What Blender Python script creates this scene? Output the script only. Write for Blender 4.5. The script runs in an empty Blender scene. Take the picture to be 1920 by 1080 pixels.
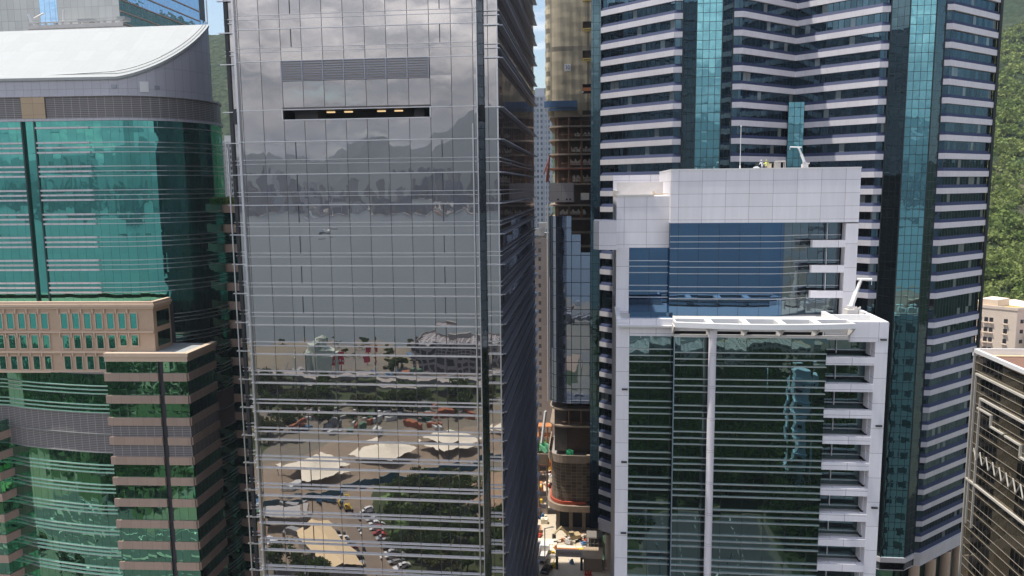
import bpy, math, random
import numpy as np
from mathutils import Vector, Matrix
random.seed(7)
S = bpy.context.scene
COL = S.collection
R = math.radians
# ---------------------------------------------------------------- camera
CAMH = 95.0
cam_d = bpy.data.cameras.new("camera"); cam = bpy.data.objects.new("camera", cam_d); COL.objects.link(cam)
S.camera = cam
cam_d.sensor_width = 36; cam_d.lens = 27.0; cam_d.clip_start = 0.5; cam_d.clip_end = 30000
_p, _y, _r = R(7.5), R(6.1), R(0.6)
fw = Vector((-math.sin(_y)*math.cos(_p), math.cos(_y)*math.cos(_p), -math.sin(_p)))
r0 = Vector((math.cos(_y), math.sin(_y), 0)); u0 = r0.cross(fw)
rt = r0*math.cos(_r) - u0*math.sin(_r); up = u0*math.cos(_r) + r0*math.sin(_r)
cam.matrix_world = Matrix(((rt.x, up.x, -fw.x, 0), (rt.y, up.y, -fw.y, 0), (rt.z, up.z, -fw.z, CAMH), (0, 0, 0, 1)))
# ---------------------------------------------------------------- sun + sky
SUNV = Vector((-0.345, -0.035, 0.938)).normalized()
sd = bpy.data.lights.new("sun", 'SUN'); sd.energy = 4.3; sd.angle = R(0.5); sd.color = (1.0, 0.95, 0.86)
so = bpy.data.objects.new("sun", sd); COL.objects.link(so)
so.rotation_euler = (-SUNV).to_track_quat('-Z', 'Y').to_euler(); so.location = (0, 0, 300)
W = bpy.data.worlds.new("World"); S.world = W; W.use_nodes = True
def world():
    nt = W.node_tree; n = nt.nodes; l = nt.links; n.clear()
    out = n.new('ShaderNodeOutputWorld'); bg = n.new('ShaderNodeBackground'); l.new(bg.outputs[0], out.inputs[0])
    bg.inputs[1].default_value = 0.13
    sky = n.new('ShaderNodeTexSky'); sky.sky_type = 'NISHITA'; sky.sun_disc = False
    sky.sun_elevation = math.asin(SUNV.z); sky.sun_rotation = math.atan2(SUNV.x, SUNV.y)
    sky.air_density = 1.3; sky.dust_density = 1.2; sky.ozone_density = 1.5
    tc = n.new('ShaderNodeTexCoord'); sx = n.new('ShaderNodeSeparateXYZ'); l.new(tc.outputs['Generated'], sx.inputs[0])
    def M(op, a, b=None, c=None, cl=False):
        m = n.new('ShaderNodeMath'); m.operation = op; m.use_clamp = cl
        for i, v in enumerate((a, b, c)):
            if v is None: continue
            if isinstance(v, (int, float)): m.inputs[i].default_value = v
            else: l.new(v, m.inputs[i])
        return m.outputs[0]
    def sm(v, a, b):
        m = n.new('ShaderNodeMapRange'); m.interpolation_type = 'SMOOTHSTEP'; l.new(v, m.inputs[0])
        m.inputs[1].default_value = a; m.inputs[2].default_value = b; return m.outputs[0]
    z = M('MAXIMUM', sx.outputs[2], 0.0); zz = M('ADD', z, 0.16)
    cb = n.new('ShaderNodeCombineXYZ'); l.new(M('DIVIDE', sx.outputs[0], zz), cb.inputs[0]); l.new(M('DIVIDE', sx.outputs[1], zz), cb.inputs[1])
    def noise(sc, det, off, rough=.55):
        mp = n.new('ShaderNodeMapping'); mp.inputs[1].default_value = (off, off*1.7, off*.3); l.new(cb.outputs[0], mp.inputs[0])
        t = n.new('ShaderNodeTexNoise'); t.inputs['Scale'].default_value = sc; t.inputs['Detail'].default_value = det
        t.inputs['Roughness'].default_value = rough; l.new(mp.outputs[0], t.inputs[0]); return t.outputs[0]
    n1 = noise(1.5, 8, 3.1); n2 = noise(2.6, 7, 9.4, .6)
    north = sm(M('MULTIPLY', sx.outputs[1], -1.0), -0.15, 0.5)          # heavy cloud bank over the harbour
    dens = M('ADD', n1, M('SUBTRACT', M('MULTIPLY', north, 0.25), 0.075))
    mask = sm(dens, 0.52, 0.64)
    high = sm(z, 0.34, 0.56)                                            # the bank thins overhead
    mask = M('MULTIPLY', mask, M('SUBTRACT', 1.0, M('MULTIPLY', high, 0.75)))
    shade = sm(n2, 0.34, 0.68)
    lowdark = M('SUBTRACT', 1.0, M('MULTIPLY', M('SUBTRACT', 1.0, sm(z, 0.05, 0.27)), M('MULTIPLY', north, 0.74)))
    cr = n.new('ShaderNodeMixRGB'); cr.inputs[1].default_value = (5.6, 5.8, 6.4, 1); cr.inputs[2].default_value = (13.0, 12.6, 12.6, 1); l.new(shade, cr.inputs[0])
    cm = n.new('ShaderNodeMixRGB'); cm.blend_type = 'MULTIPLY'; cm.inputs[0].default_value = 1; l.new(cr.outputs[0], cm.inputs[1])
    l.new(lowdark, cm.inputs[2])
    mx = n.new('ShaderNodeMixRGB'); l.new(mask, mx.inputs[0]); l.new(sky.outputs[0], mx.inputs[1]); l.new(cm.outputs[0], mx.inputs[2])
    l.new(mx.outputs[0], bg.inputs[0])
world()
S.view_settings.view_transform = 'Standard'; S.view_settings.look = 'None'; S.view_settings.gamma = 1
S.view_settings.exposure = 0.38
S.cycles.use_denoising = True
S.cycles.max_bounces = 8; S.cycles.glossy_bounces = 5; S.cycles.diffuse_bounces = 3; S.cycles.volume_bounces = 0
S.cycles.caustics_reflective = False; S.cycles.caustics_refractive = False
S.cycles.sample_clamp_indirect = 6

# ================================================================ materials
class NT:
    def __init__(s, name):
        s.m = bpy.data.materials.new(name); s.m.use_nodes = True; s.t = s.m.node_tree; s.n = s.t.nodes; s.l = s.t.links; s.n.clear()
        s.out = s.n.new('ShaderNodeOutputMaterial')
    def N(s, k, **kw):
        x = s.n.new(k)
        for a, b in kw.items(): setattr(x, a, b)
        return x
    def set(s, node, i, v):
        if hasattr(v, 'links') or isinstance(v, bpy.types.NodeSocket): s.l.new(v, node.inputs[i])
        else:
            if isinstance(v, tuple) and len(v) == 3 and node.inputs[i].type == 'RGBA': v = v + (1,)
            node.inputs[i].default_value = v
    def math(s, op, a, b=None, c=None, cl=False):
        x = s.N('ShaderNodeMath', operation=op, use_clamp=cl)
        for i, v in enumerate((a, b, c)):
            if v is not None: s.set(x, i, v)
        return x.outputs[0]
    def vm(s, op, a, b=None, sc=None):
        x = s.N('ShaderNodeVectorMath', operation=op); s.set(x, 0, a)
        if b is not None: s.set(x, 1, b)
        if sc is not None: s.set(x, 3, sc)
        return x.outputs[0]
    def mix(s, f, a, b, mode='MIX'):
        x = s.N('ShaderNodeMixRGB', blend_type=mode); s.set(x, 0, f); s.set(x, 1, a); s.set(x, 2, b); return x.outputs[0]
    def noise(s, vec, scale, detail=3, rough=.5, col=False):
        x = s.N('ShaderNodeTexNoise'); s.set(x, 'Vector', vec); s.set(x, 'Scale', scale); s.set(x, 'Detail', detail); s.set(x, 'Roughness', rough)
        return x.outputs[1 if col else 0]
    def ramp(s, v, a, b):
        x = s.N('ShaderNodeMapRange'); s.set(x, 0, v); s.set(x, 1, a); s.set(x, 2, b); return x.outputs[0]
    def uv(s):
        u = s.N('ShaderNodeUVMap'); u.uv_map = 'UVMap'; x = s.N('ShaderNodeSeparateXYZ'); s.l.new(u.outputs[0], x.inputs[0]); return u.outputs[0], x.outputs[0], x.outputs[1]
    def obj(s): return s.N('ShaderNodeTexCoord').outputs['Object']
    def pos(s): return s.N('ShaderNodeNewGeometry').outputs['Position']

def plain(name, c, rough=.6, metal=0., var=.18, scale=.35, spec=.4, bump=0., bs=3.):
    t = NT(name); b = t.N('ShaderNodeBsdfPrincipled'); o = t.pos()
    f = t.noise(o, scale, 5, .6); f2 = t.noise(o, scale*9, 3, .6)
    k = t.math('ADD', t.math('MULTIPLY', t.math('SUBTRACT', f, .5), var*2), t.math('MULTIPLY', t.math('SUBTRACT', f2, .5), var*1.4))
    col = t.mix(1.0, c, t.N('ShaderNodeCombineColor').outputs[0], 'MULTIPLY') if 0 else None
    h = t.N('ShaderNodeHueSaturation'); t.set(h, 'Color', c); t.set(h, 'Value', t.math('ADD', 1.0, k))
    t.set(b, 'Base Color', h.outputs[0]); t.set(b, 'Roughness', rough); t.set(b, 'Metallic', metal); t.set(b, 'Specular IOR Level', spec)
    if bump:
        bp = t.N('ShaderNodeBump'); t.set(bp, 'Strength', bump); t.set(bp, 'Height', t.noise(o, bs, 4)); t.set(bp, 'Distance', .2); t.set(b, 'Normal', bp.outputs[0])
    t.l.new(b.outputs[0], t.out.inputs[0]); return t.m

def panels(name, c, pw, ph, uo=0., vo=0., line=.04, lc=None, var=.06, rough=.5, metal=0., spec=.4, streak=.08):
    """cladding: joints every pw x ph metres, each sheet a shade of its own, faint streaks"""
    t = NT(name); b = t.N('ShaderNodeBsdfPrincipled'); uv, u, v = t.uv()
    us = t.math('DIVIDE', t.math('ADD', u, uo), pw); vs = t.math('DIVIDE', t.math('ADD', v, vo), ph)
    cb = t.N('ShaderNodeCombineXYZ'); t.set(cb, 0, t.math('FLOOR', us)); t.set(cb, 1, t.math('FLOOR', vs))
    wn = t.N('ShaderNodeTexWhiteNoise', noise_dimensions='2D'); t.l.new(cb.outputs[0], wn.inputs[0])
    lu = t.math('LESS_THAN', t.math('MULTIPLY', t.math('FRACT', us), pw), line); lv = t.math('LESS_THAN', t.math('MULTIPLY', t.math('FRACT', vs), ph), line)
    ln = t.math('MAXIMUM', lu, lv)
    o = t.pos(); sm = t.vm('MULTIPLY', o, (1.2, 1.2, .12)); st = t.noise(sm, 1.0, 5, .6)
    k = t.math('ADD', t.math('MULTIPLY', t.math('SUBTRACT', wn.outputs[0], .5), var*2), t.math('MULTIPLY', t.math('SUBTRACT', st, .5), streak*2))
    h = t.N('ShaderNodeHueSaturation'); t.set(h, 'Color', c); t.set(h, 'Value', t.math('ADD', 1.0, k))
    lc = lc or tuple(x*.35 for x in c)
    t.set(b, 'Base Color', t.mix(ln, h.outputs[0], lc)); t.set(b, 'Roughness', rough); t.set(b, 'Metallic', metal); t.set(b, 'Specular IOR Level', spec)
    t.l.new(b.outputs[0], t.out.inputs[0]); return t.m

def glass(name, tint, inside, pw, ph, uo=0., vo=0., tilt=.003, pillow=.004, wave=.004, ws=.35, mull=.07, mc=(.03,.03,.035), hm=True, graze=.5, rough=.0, var=.1, blinds=0.):
    """mirror-coated curtain wall: every pane is set a little off true and slightly dished"""
    t = NT(name); uv, u, v = t.uv()
    us = t.math('DIVIDE', t.math('ADD', u, uo), pw); vs = t.math('DIVIDE', t.math('ADD', v, vo), ph)
    fu = t.math('FRACT', us); fv = t.math('FRACT', vs)
    cb = t.N('ShaderNodeCombineXYZ'); t.set(cb, 0, t.math('FLOOR', us)); t.set(cb, 1, t.math('FLOOR', vs))
    wn = t.N('ShaderNodeTexWhiteNoise', noise_dimensions='3D'); t.l.new(cb.outputs[0], wn.inputs[0])
    g = t.N('ShaderNodeNewGeometry'); n0 = g.outputs['True Normal']
    T = t.vm('NORMALIZE', t.vm('CROSS_PRODUCT', (0., 0., 1.), n0))
    wsx = t.N('ShaderNodeSeparateXYZ'); t.l.new(wn.outputs[1], wsx.inputs[0])
    nz = t.noise(uv, ws, 3, .5, True); ns = t.N('ShaderNodeSeparateXYZ'); t.l.new(nz, ns.inputs[0])
    pk = t.math('MULTIPLY', t.math('SUBTRACT', wsx.outputs[2], .25), pillow*2)
    def cube(f):
        d = t.math('SUBTRACT', f, .5); return t.math('ADD', t.math('MULTIPLY', d, .5), t.math('MULTIPLY', t.math('POWER', t.math('ABSOLUTE', d), 3.), t.math('MULTIPLY', t.math('SIGN', d), 7.)))
    ax = t.math('ADD', t.math('ADD', t.math('MULTIPLY', t.math('SUBTRACT', wsx.outputs[0], .5), tilt*2), t.math('MULTIPLY', cube(fu), pk)), t.math('MULTIPLY', t.math('SUBTRACT', ns.outputs[0], .5), wave*2))
    az = t.math('ADD', t.math('ADD', t.math('MULTIPLY', t.math('SUBTRACT', wsx.outputs[1], .5), tilt*2), t.math('MULTIPLY', cube(fv), pk)), t.math('MULTIPLY', t.math('SUBTRACT', ns.outputs[1], .5), wave*2))
    nn = t.vm('NORMALIZE', t.vm('ADD', t.vm('ADD', n0, t.vm('SCALE', T, sc=ax)), t.vm('SCALE', (0., 0., 1.), sc=az)))
    gl = t.N('ShaderNodeBsdfGlossy'); t.set(gl, 'Roughness', rough); t.l.new(nn, gl.inputs['Normal'])
    lw = t.N('ShaderNodeLayerWeight'); t.set(lw, 0, .25); fac = t.math('MULTIPLY', t.math('POWER', lw.outputs['Facing'], 3.), graze, cl=True)
    h = t.N('ShaderNodeHueSaturation'); t.set(h, 'Color', tint); t.set(h, 'Value', t.math('ADD', 1.-var/2, t.math('MULTIPLY', wsx.outputs[0], var)))
    t.set(gl, 'Color', t.mix(fac, h.outputs[0], (.9, .92, .94)))
    df = t.N('ShaderNodeBsdfDiffuse'); dc = inside
    if blinds:
        dc = t.mix(t.math('LESS_THAN', wsx.outputs[1], blinds), inside, (.16, .17, .16))
    t.set(df, 'Color', dc)
    ad = t.N('ShaderNodeAddShader'); t.l.new(gl.outputs[0], ad.inputs[0]); t.l.new(df.outputs[0], ad.inputs[1])
    ml = t.math('LESS_THAN', t.math('MULTIPLY', fu, pw), mull)
    if hm: ml = t.math('MAXIMUM', ml, t.math('LESS_THAN', t.math('MULTIPLY', fv, ph), mull))
    mf = t.N('ShaderNodeBsdfPrincipled'); t.set(mf, 'Base Color', mc); t.set(mf, 'Roughness', .4)
    mx = t.N('ShaderNodeMixShader'); t.l.new(ml, mx.inputs[0]); t.l.new(ad.outputs[0], mx.inputs[1]); t.l.new(mf.outputs[0], mx.inputs[2])
    t.l.new(mx.outputs[0], t.out.inputs[0]); return t.m

def louvre(name, c, pitch, dark, pw=1.6, line=.09):
    t = NT(name); b = t.N('ShaderNodeBsdfPrincipled'); uv, u, v = t.uv()
    f = t.math('FRACT', t.math('DIVIDE', v, pitch)); s = t.math('LESS_THAN', f, .38)
    lu = t.math('LESS_THAN', t.math('FRACT', t.math('DIVIDE', u, pw)), line/pw)
    c1 = t.mix(s, c, dark); t.set(b, 'Base Color', t.mix(lu, c1, tuple(min(1, x*1.5) for x in c))); t.set(b, 'Roughness', .5)
    t.l.new(b.outputs[0], t.out.inputs[0]); return t.m

def punched(name, wall, win, pw, ph, ww, wh, uo=0., vo=0., gl=.3, trim=None):
    """far building face: a grid of windows, some lit pale by blinds"""
    t = NT(name); b = t.N('ShaderNodeBsdfPrincipled'); uv, u, v = t.uv()
    us = t.math('DIVIDE', t.math('ADD', u, uo), pw); vs = t.math('DIVIDE', t.math('ADD', v, vo), ph)
    iu = t.math('LESS_THAN', t.math('ABSOLUTE', t.math('SUBTRACT', t.math('FRACT', us), .5)), ww/pw/2)
    iv = t.math('LESS_THAN', t.math('ABSOLUTE', t.math('SUBTRACT', t.math('FRACT', vs), .5)), wh/ph/2)
    w = t.math('MULTIPLY', iu, iv)
    cb = t.N('ShaderNodeCombineXYZ'); t.set(cb, 0, t.math('FLOOR', us)); t.set(cb, 1, t.math('FLOOR', vs))
    wn = t.N('ShaderNodeTexWhiteNoise', noise_dimensions='2D'); t.l.new(cb.outputs[0], wn.inputs[0])
    wc = t.mix(t.math('MULTIPLY', wn.outputs[0], .6), win, tuple(x*2.2+.03 for x in win))
    nz = t.noise(t.vm('MULTIPLY', t.pos(), (.4, .4, .08)), 1., 4)
    h = t.N('ShaderNodeHueSaturation'); t.set(h, 'Color', wall); t.set(h, 'Value', t.math('ADD', .85, t.math('MULTIPLY', nz, .3)))
    t.set(b, 'Base Color', t.mix(w, h.outputs[0], wc)); t.set(b, 'Roughness', t.math('SUBTRACT', .75, t.math('MULTIPLY', w, .6)))
    t.l.new(b.outputs[0], t.out.inputs[0]); return t.m

def emit(name, c, s):
    t = NT(name); e = t.N('ShaderNodeEmission'); t.set(e, 0, c); t.set(e, 1, s); t.l.new(e.outputs[0], t.out.inputs[0]); return t.m

def leafmat(name, a, b, scale=.25, tr=.25):
    t = NT(name); o = t.pos(); f = t.noise(o, scale, 4, .6); f2 = t.noise(o, 1.7, 2)
    x = t.math('ADD', t.math('MULTIPLY', t.ramp(f, .35, .65), .7), t.math('MULTIPLY', f2, .4), cl=True)
    c = t.mix(x, a, b); d = t.N('ShaderNodeBsdfDiffuse'); t.set(d, 'Color', c); tl = t.N('ShaderNodeBsdfTranslucent'); t.set(tl, 'Color', c)
    mx = t.N('ShaderNodeMixShader'); t.set(mx, 0, tr); t.l.new(d.outputs[0], mx.inputs[1]); t.l.new(tl.outputs[0], mx.inputs[2]); t.l.new(mx.outputs[0], t.out.inputs[0]); return t.m

def water(name):
    t = NT(name); b = t.N('ShaderNodeBsdfPrincipled'); o = t.pos()
    t.set(b, 'Base Color', (.055, .085, .095)); t.set(b, 'Roughness', .28); t.set(b, 'IOR', 1.33)
    bp = t.N('ShaderNodeBump'); t.set(bp, 'Strength', .6); t.set(bp, 'Distance', 1.2); t.set(bp, 'Height', t.noise(o, .09, 6, .65)); t.set(b, 'Normal', bp.outputs[0])
    t.l.new(b.outputs[0], t.out.inputs[0]); return t.m

WHITE = panels('white_cladding', (.76, .74, .775), 4.1, 4.0, line=.05, lc=(.2, .19, .22), var=.04, streak=.11)
WHITEP = panels('white_cladding_penthouse', (.76, .74, .775), 3.75, 2.1, uo=2.5, vo=1.0, line=.045, lc=(.22, .2, .23), var=.04, streak=.11)
WHITEPIL = panels('white_cladding_pilaster', (.76, .74, .775), 50, 3.9, uo=10, vo=.5, line=.05, lc=(.22, .2, .23), var=.04, streak=.12)
WPAINT = plain('white_paint', (.78, .77, .76), .5, var=.05)
WPAINT2 = plain('weathered_white_steel', (.62, .59, .56), .55, var=.16, scale=.8)
ALU = plain('brushed_aluminium', (.62, .62, .64), .3, metal=.8, var=.08)
ALUD = plain('grey_aluminium', (.30, .31, .36), .35, metal=.7, var=.1)
DARK = plain('dark_grey_metal', (.035, .037, .042), .45, var=.1)
SLOT = plain('void_shade_black', (.02, .021, .023), .7)
CONC = plain('concrete', (.33, .30, .27), .85, var=.22, bump=.2)
CONCD = plain('dark_concrete', (.15, .13, .115), .85, var=.3, bump=.3)
G1 = glass('silver_mirror_glass', (.425, .408, .40), (.012, .011, .012), 3.105, 4.5, uo=51.15, vo=1.73, tilt=.0032, pillow=.0075, wave=.008, ws=.34, mull=.09, mc=(.06, .055, .055), hm=False, blinds=0)
G1S = glass('grey_side_glass', (.36, .35, .37), (.018, .016, .016), 3.1, 4.5, uo=0, vo=1.73, tilt=.003, pillow=.003, wave=.004, mull=.12, hm=False, graze=.35)
G1B = glass('rear_dark_glass', (.07, .08, .09), (.006, .006, .007), 3.1, 4.5, wave=.004, mull=.12, graze=.2)
G1R = glass('recess_grey_green_glass', (.24, .26, .28), (.02, .022, .022), 1, 1.5, wave=.004, mull=.06)
G2 = glass('dark_blue_green_glass', (.085, .16, .27), (.004, .006, .008), 3.3, 4.0, uo=0, vo=0, tilt=.002, pillow=.004, wave=.007, ws=.3, mull=.06, mc=(.012, .015, .02), hm=False)
G2W = glass('streaky_turned_glass', (.16, .21, .24), (.006, .008, .01), 1.6, 4.0, tilt=.02, pillow=.03, wave=.05, ws=.5, mull=.06, mc=(.012, .015, .02), hm=False)
G2L = glass('dark_green_glass', (.12, .18, .18), (.004, .007, .006), 3.3, 4.0, uo=0, vo=0, tilt=.006, pillow=.013, wave=.016, ws=.3, mull=.06, mc=(.012, .015, .02), hm=False)
G3W = glass('dark_teal_window', (.05, .095, .125), (.004, .007, .010), 1.25, 3.73, tilt=.012, pillow=.012, wave=.012, mull=.13, mc=(.004, .008, .010), hm=False, blinds=.08, var=.5, graze=.15)
G3S = glass('bright_teal_shaft_glass', (.18, .41, .455), (.004, .012, .014), 1.32, 1.865, tilt=.005, pillow=.012, wave=.022, mull=.1, mc=(.008, .02, .025), uo=.05)
G3D = glass('black_teal_glass', (.07, .12, .14), (.004, .007, .009), 1.3, 1.865, tilt=.004, pillow=.006, wave=.01, mull=.08, mc=(.006, .01, .012))
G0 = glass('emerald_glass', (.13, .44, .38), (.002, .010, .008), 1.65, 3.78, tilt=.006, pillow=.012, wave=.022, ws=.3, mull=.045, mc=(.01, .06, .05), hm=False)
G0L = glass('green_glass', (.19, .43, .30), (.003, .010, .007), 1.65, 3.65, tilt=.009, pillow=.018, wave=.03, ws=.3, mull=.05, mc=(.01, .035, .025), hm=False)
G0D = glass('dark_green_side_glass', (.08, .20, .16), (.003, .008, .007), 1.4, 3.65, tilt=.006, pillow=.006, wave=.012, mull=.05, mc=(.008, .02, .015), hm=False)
G4 = glass('slate_blue_glass', (.26, .31, .40), (.01, .012, .02), 2.5, 3.65, tilt=.004, pillow=.005, wave=.006, mull=.16, mc=(.012, .02, .04))
G5 = glass('bronze_glass', (.22, .19, .14), (.06, .05, .034), 1.5, 4.0, tilt=.003, wave=.006, mull=.07, mc=(.04, .032, .022), hm=False)
G6 = glass('sky_blue_glass', (.33, .50, .68), (.01, .03, .05), 2.0, 3.9, tilt=.002, wave=.003, mull=.1, mc=(.12, .18, .25), hm=False)
BROWN = panels('rose_brown_granite', (.37, .27, .215), 1.9, 50, line=.035, lc=(.2, .13, .1), var=.06, rough=.6)
BEIGE = plain('beige_render', (.52, .37, .26), .75, var=.12, scale=.5)
BEIGEL = plain('pale_beige_trim', (.62, .47, .35), .7, var=.06)
CLAD0 = panels('grey_metal_cladding', (.46, .45, .49), 1.65, 4.0, vo=2.2, line=.045, lc=(.22, .21, .22), var=.04, rough=.42, metal=.15)
LOUV = louvre('grey_louvre', (.24, .22, .22), .34, (.07, .065, .062))
LOUV2 = louvre('dark_louvre', (.42, .39, .38), .33, (.09, .08, .075), pw=60, line=0)
ROOFW = panels('white_roof_membrane', (.37, .385, .38), 3.3, 3.0, line=.07, lc=(.335, .35, .345), var=.03, streak=.06, rough=.65)
BAND3 = panels('pale_lilac_spandrel', (.66, .635, .665), 2.5, 50, line=.03, lc=(.5, .47, .5), var=.035, streak=.1, rough=.45)
BLUE3 = plain('violet_blue_sill', (.04, .052, .11), .6, var=.1, spec=.15)
MIR3 = plain('dark_mullion', (.01, .018, .02), .4)

# ================================================================ mesh helpers
WL = {}
class MB:
    def __init__(s): s.v = []; s.f = []; s.uv = []; s.m = []
    def poly(s, pts, uv=None, m=0):
        i = len(s.v); s.v += [tuple(p) for p in pts]; s.f.append(tuple(range(i, i+len(pts))))
        s.uv += list(uv) if uv else [(p[0], p[1]) for p in pts]; s.m.append(m)
    def wallq(s, p, q, z0, z1, u0=0, m=0):        # p->q seen from the right-hand side (outward normal = (dy,-dx))
        L = math.hypot(q[0]-p[0], q[1]-p[1])
        s.poly([(p[0], p[1], z0), (q[0], q[1], z0), (q[0], q[1], z1), (p[0], p[1], z1)], [(u0, z0), (u0+L, z0), (u0+L, z1), (u0, z1)], m); return u0+L
    def wall(s, pts, z0, z1, u0=0, m=0):
        for a, b in zip(pts[:-1], pts[1:]): u0 = s.wallq(a, b, z0, z1, u0, m)
    def prism(s, pts, z0, z1, m=0, top=True, bot=True, mt=None):   # pts counter-clockwise seen from above
        s.wall(list(pts)+[pts[0]], z0, z1, 0, m)
        if top: s.poly([(x, y, z1) for x, y in pts], None, m if mt is None else mt)
        if bot: s.poly([(x, y, z0) for x, y in reversed(pts)], None, m)
    def box(s, x0, x1, y0, y1, z0, z1, m=0, mt=None):
        s.prism([(x0, y0), (x1, y0), (x1, y1), (x0, y1)], z0, z1, m, True, True, mt)
        for k in range(4): pass
    def obox(s, c, ax, ay, az, m=0):   # oriented box, half-axis vectors
        c = Vector(c); ax, ay, az = Vector(ax), Vector(ay), Vector(az); P = lambda i, j, k: c+ax*i+ay*j+az*k
        for q in (((-1,-1,-1),(1,-1,-1),(1,-1,1),(-1,-1,1)), ((1,1,-1),(-1,1,-1),(-1,1,1),(1,1,1)), ((1,-1,-1),(1,1,-1),(1,1,1),(1,-1,1)),
                  ((-1,1,-1),(-1,-1,-1),(-1,-1,1),(-1,1,1)), ((-1,-1,1),(1,-1,1),(1,1,1),(-1,1,1)), ((-1,1,-1),(1,1,-1),(1,-1,-1),(-1,-1,-1))):
            pp = [P(*t) for t in q]; w = (pp[1]-pp[0]).length; h = (pp[2]-pp[1]).length
            s.poly(pp, [(0, 0), (w, 0), (w, h), (0, h)], m)
    def bar(s, a, b, r, m=0, n=4):
        a, b = Vector(a), Vector(b); d = (b-a).normalized(); x = d.orthogonal().normalized(); y = d.cross(x)
        if n == 4: s.obox((a+b)/2, x*r, y*r, d*((b-a).length/2), m); return
        ring = lambda c: [c+(x*math.cos(t)+y*math.sin(t))*r for t in [2*math.pi*i/n for i in range(n)]]
        A, B = ring(a), ring(b)
        for i in range(n):
            j = (i+1) % n; s.poly([A[i], A[j], B[j], B[i]], [(i*.3, 0), (i*.3+.3, 0), (i*.3+.3, (b-a).length), (i*.3, (b-a).length)], m)
        s.poly(list(reversed(A)), None, m); s.poly(B, None, m)
    def strip(s, pts, z0, z1, out, inn=.0, m=0):   # a ledge with real depth following a wall line
        o = offset(pts, out); i = offset(pts, -inn)
        s.wall(o, z0, z1, 0, m)
        for k in range(len(pts)-1):
            s.poly([(*o[k], z1), (*o[k+1], z1), (*i[k+1], z1), (*i[k], z1)], [(0, 0), (1, 0), (1, .3), (0, .3)], m)
            s.poly([(*i[k], z0), (*i[k+1], z0), (*o[k+1], z0), (*o[k], z0)], [(0, 0), (1, 0), (1, .3), (0, .3)], m)
        s.wallq(i[0], o[0], z0, z1, 0, m); s.wallq(o[-1], i[-1], z0, z1, 0, m)
    def lathe(s, c, prof, n=12, m=0):
        for (ra, za), (rb, zb) in zip(prof[:-1], prof[1:]):
            for i in range(n):
                t, w = 2*math.pi*i/n, 2*math.pi*(i+1)/n
                q = [(c[0]+ra*math.cos(t), c[1]+ra*math.sin(t), c[2]+za), (c[0]+ra*math.cos(w), c[1]+ra*math.sin(w), c[2]+za),
                     (c[0]+rb*math.cos(w), c[1]+rb*math.sin(w), c[2]+zb), (c[0]+rb*math.cos(t), c[1]+rb*math.sin(t), c[2]+zb)]
                s.poly(q, [(t*ra, za), (w*ra, za), (w*ra, zb), (t*ra, zb)], m)
    def build(s, name, mats, parent=None, smooth=False):
        if not isinstance(mats, (list, tuple)): mats = [mats]
        me = bpy.data.meshes.new(name); off = WL.get(parent.name, (0, 0, 0)) if parent else (0, 0, 0)
        v = np.array(s.v, dtype=np.float64)-np.array(off)
        me.from_pydata(v.tolist(), [], s.f)
        ul = me.uv_layers.new(name='UVMap'); ul.data.foreach_set('uv', np.array(s.uv, dtype=np.float32).ravel())
        for m in mats: me.materials.append(m)
        if len(mats) > 1: me.polygons.foreach_set('material_index', s.m)
        if smooth: me.polygons.foreach_set('use_smooth', [True]*len(me.polygons))
        o = bpy.data.objects.new(name, me); COL.objects.link(o)
        if parent: o.parent = parent; WL[o.name] = off
        else: WL[o.name] = (0, 0, 0)
        return o
def offset(pts, d):
    n = len(pts); ns = []
    for a, b in zip(pts[:-1], pts[1:]):
        L = math.hypot(b[0]-a[0], b[1]-a[1]); ns.append(((b[1]-a[1])/L, -(b[0]-a[0])/L))
    r = []
    for i, p in enumerate(pts):
        if i == 0: q = ns[0]
        elif i == n-1: q = ns[-1]
        else:
            q = (ns[i-1][0]+ns[i][0], ns[i-1][1]+ns[i][1]); k = q[0]*ns[i][0]+q[1]*ns[i][1]; q = (q[0]/max(k, .4), q[1]/max(k, .4))
        r.append((p[0]+q[0]*d, p[1]+q[1]*d))
    return r
def thing(name, label, cat, loc=(0, 0, 0), group=None):
    o = bpy.data.objects.new(name, None); COL.objects.link(o); o.location = loc; WL[o.name] = tuple(loc); o.empty_display_size = 1
    o['label'] = label; o['category'] = cat
    if group: o['group'] = group
    return o
def seg(name, pts, z0, z1, out, inn, m, parent):
    f = MB(); f.strip(pts, z0, z1, out, inn); return f.build(name, m, parent)
def bx(name, m, parent, *b):
    f = MB(); f.box(*b); return f.build(name, m, parent)
def tag(o, label, cat, group=None):
    o['label'] = label; o['category'] = cat
    if group: o['group'] = group
    return o
def copy_tree(o, loc, rz=0, sc=1, label=None, group=None):
    c = o.copy(); COL.objects.link(c); c.location = loc; c.rotation_euler = (0, 0, rz); c.scale = (sc, sc, sc)
    if label: c['label'] = label
    if group: c['group'] = group
    for ch in o.children:
        k = ch.copy(); COL.objects.link(k); k.parent = c
        for gk in ch.children:
            j = gk.copy(); COL.objects.link(j); j.parent = k
    return c
def arc(cx, cy, r, a0, a1, n): return [(cx+r*math.cos(R(a0+(a1-a0)*i/n)), cy+r*math.sin(R(a0+(a1-a0)*i/n))) for i in range(n+1)]
def frame(ox, oy, deg):
    c, s = math.cos(R(deg)), math.sin(R(deg)); return lambda a, b: (ox+a*c-b*s, oy+a*s+b*c)
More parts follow.
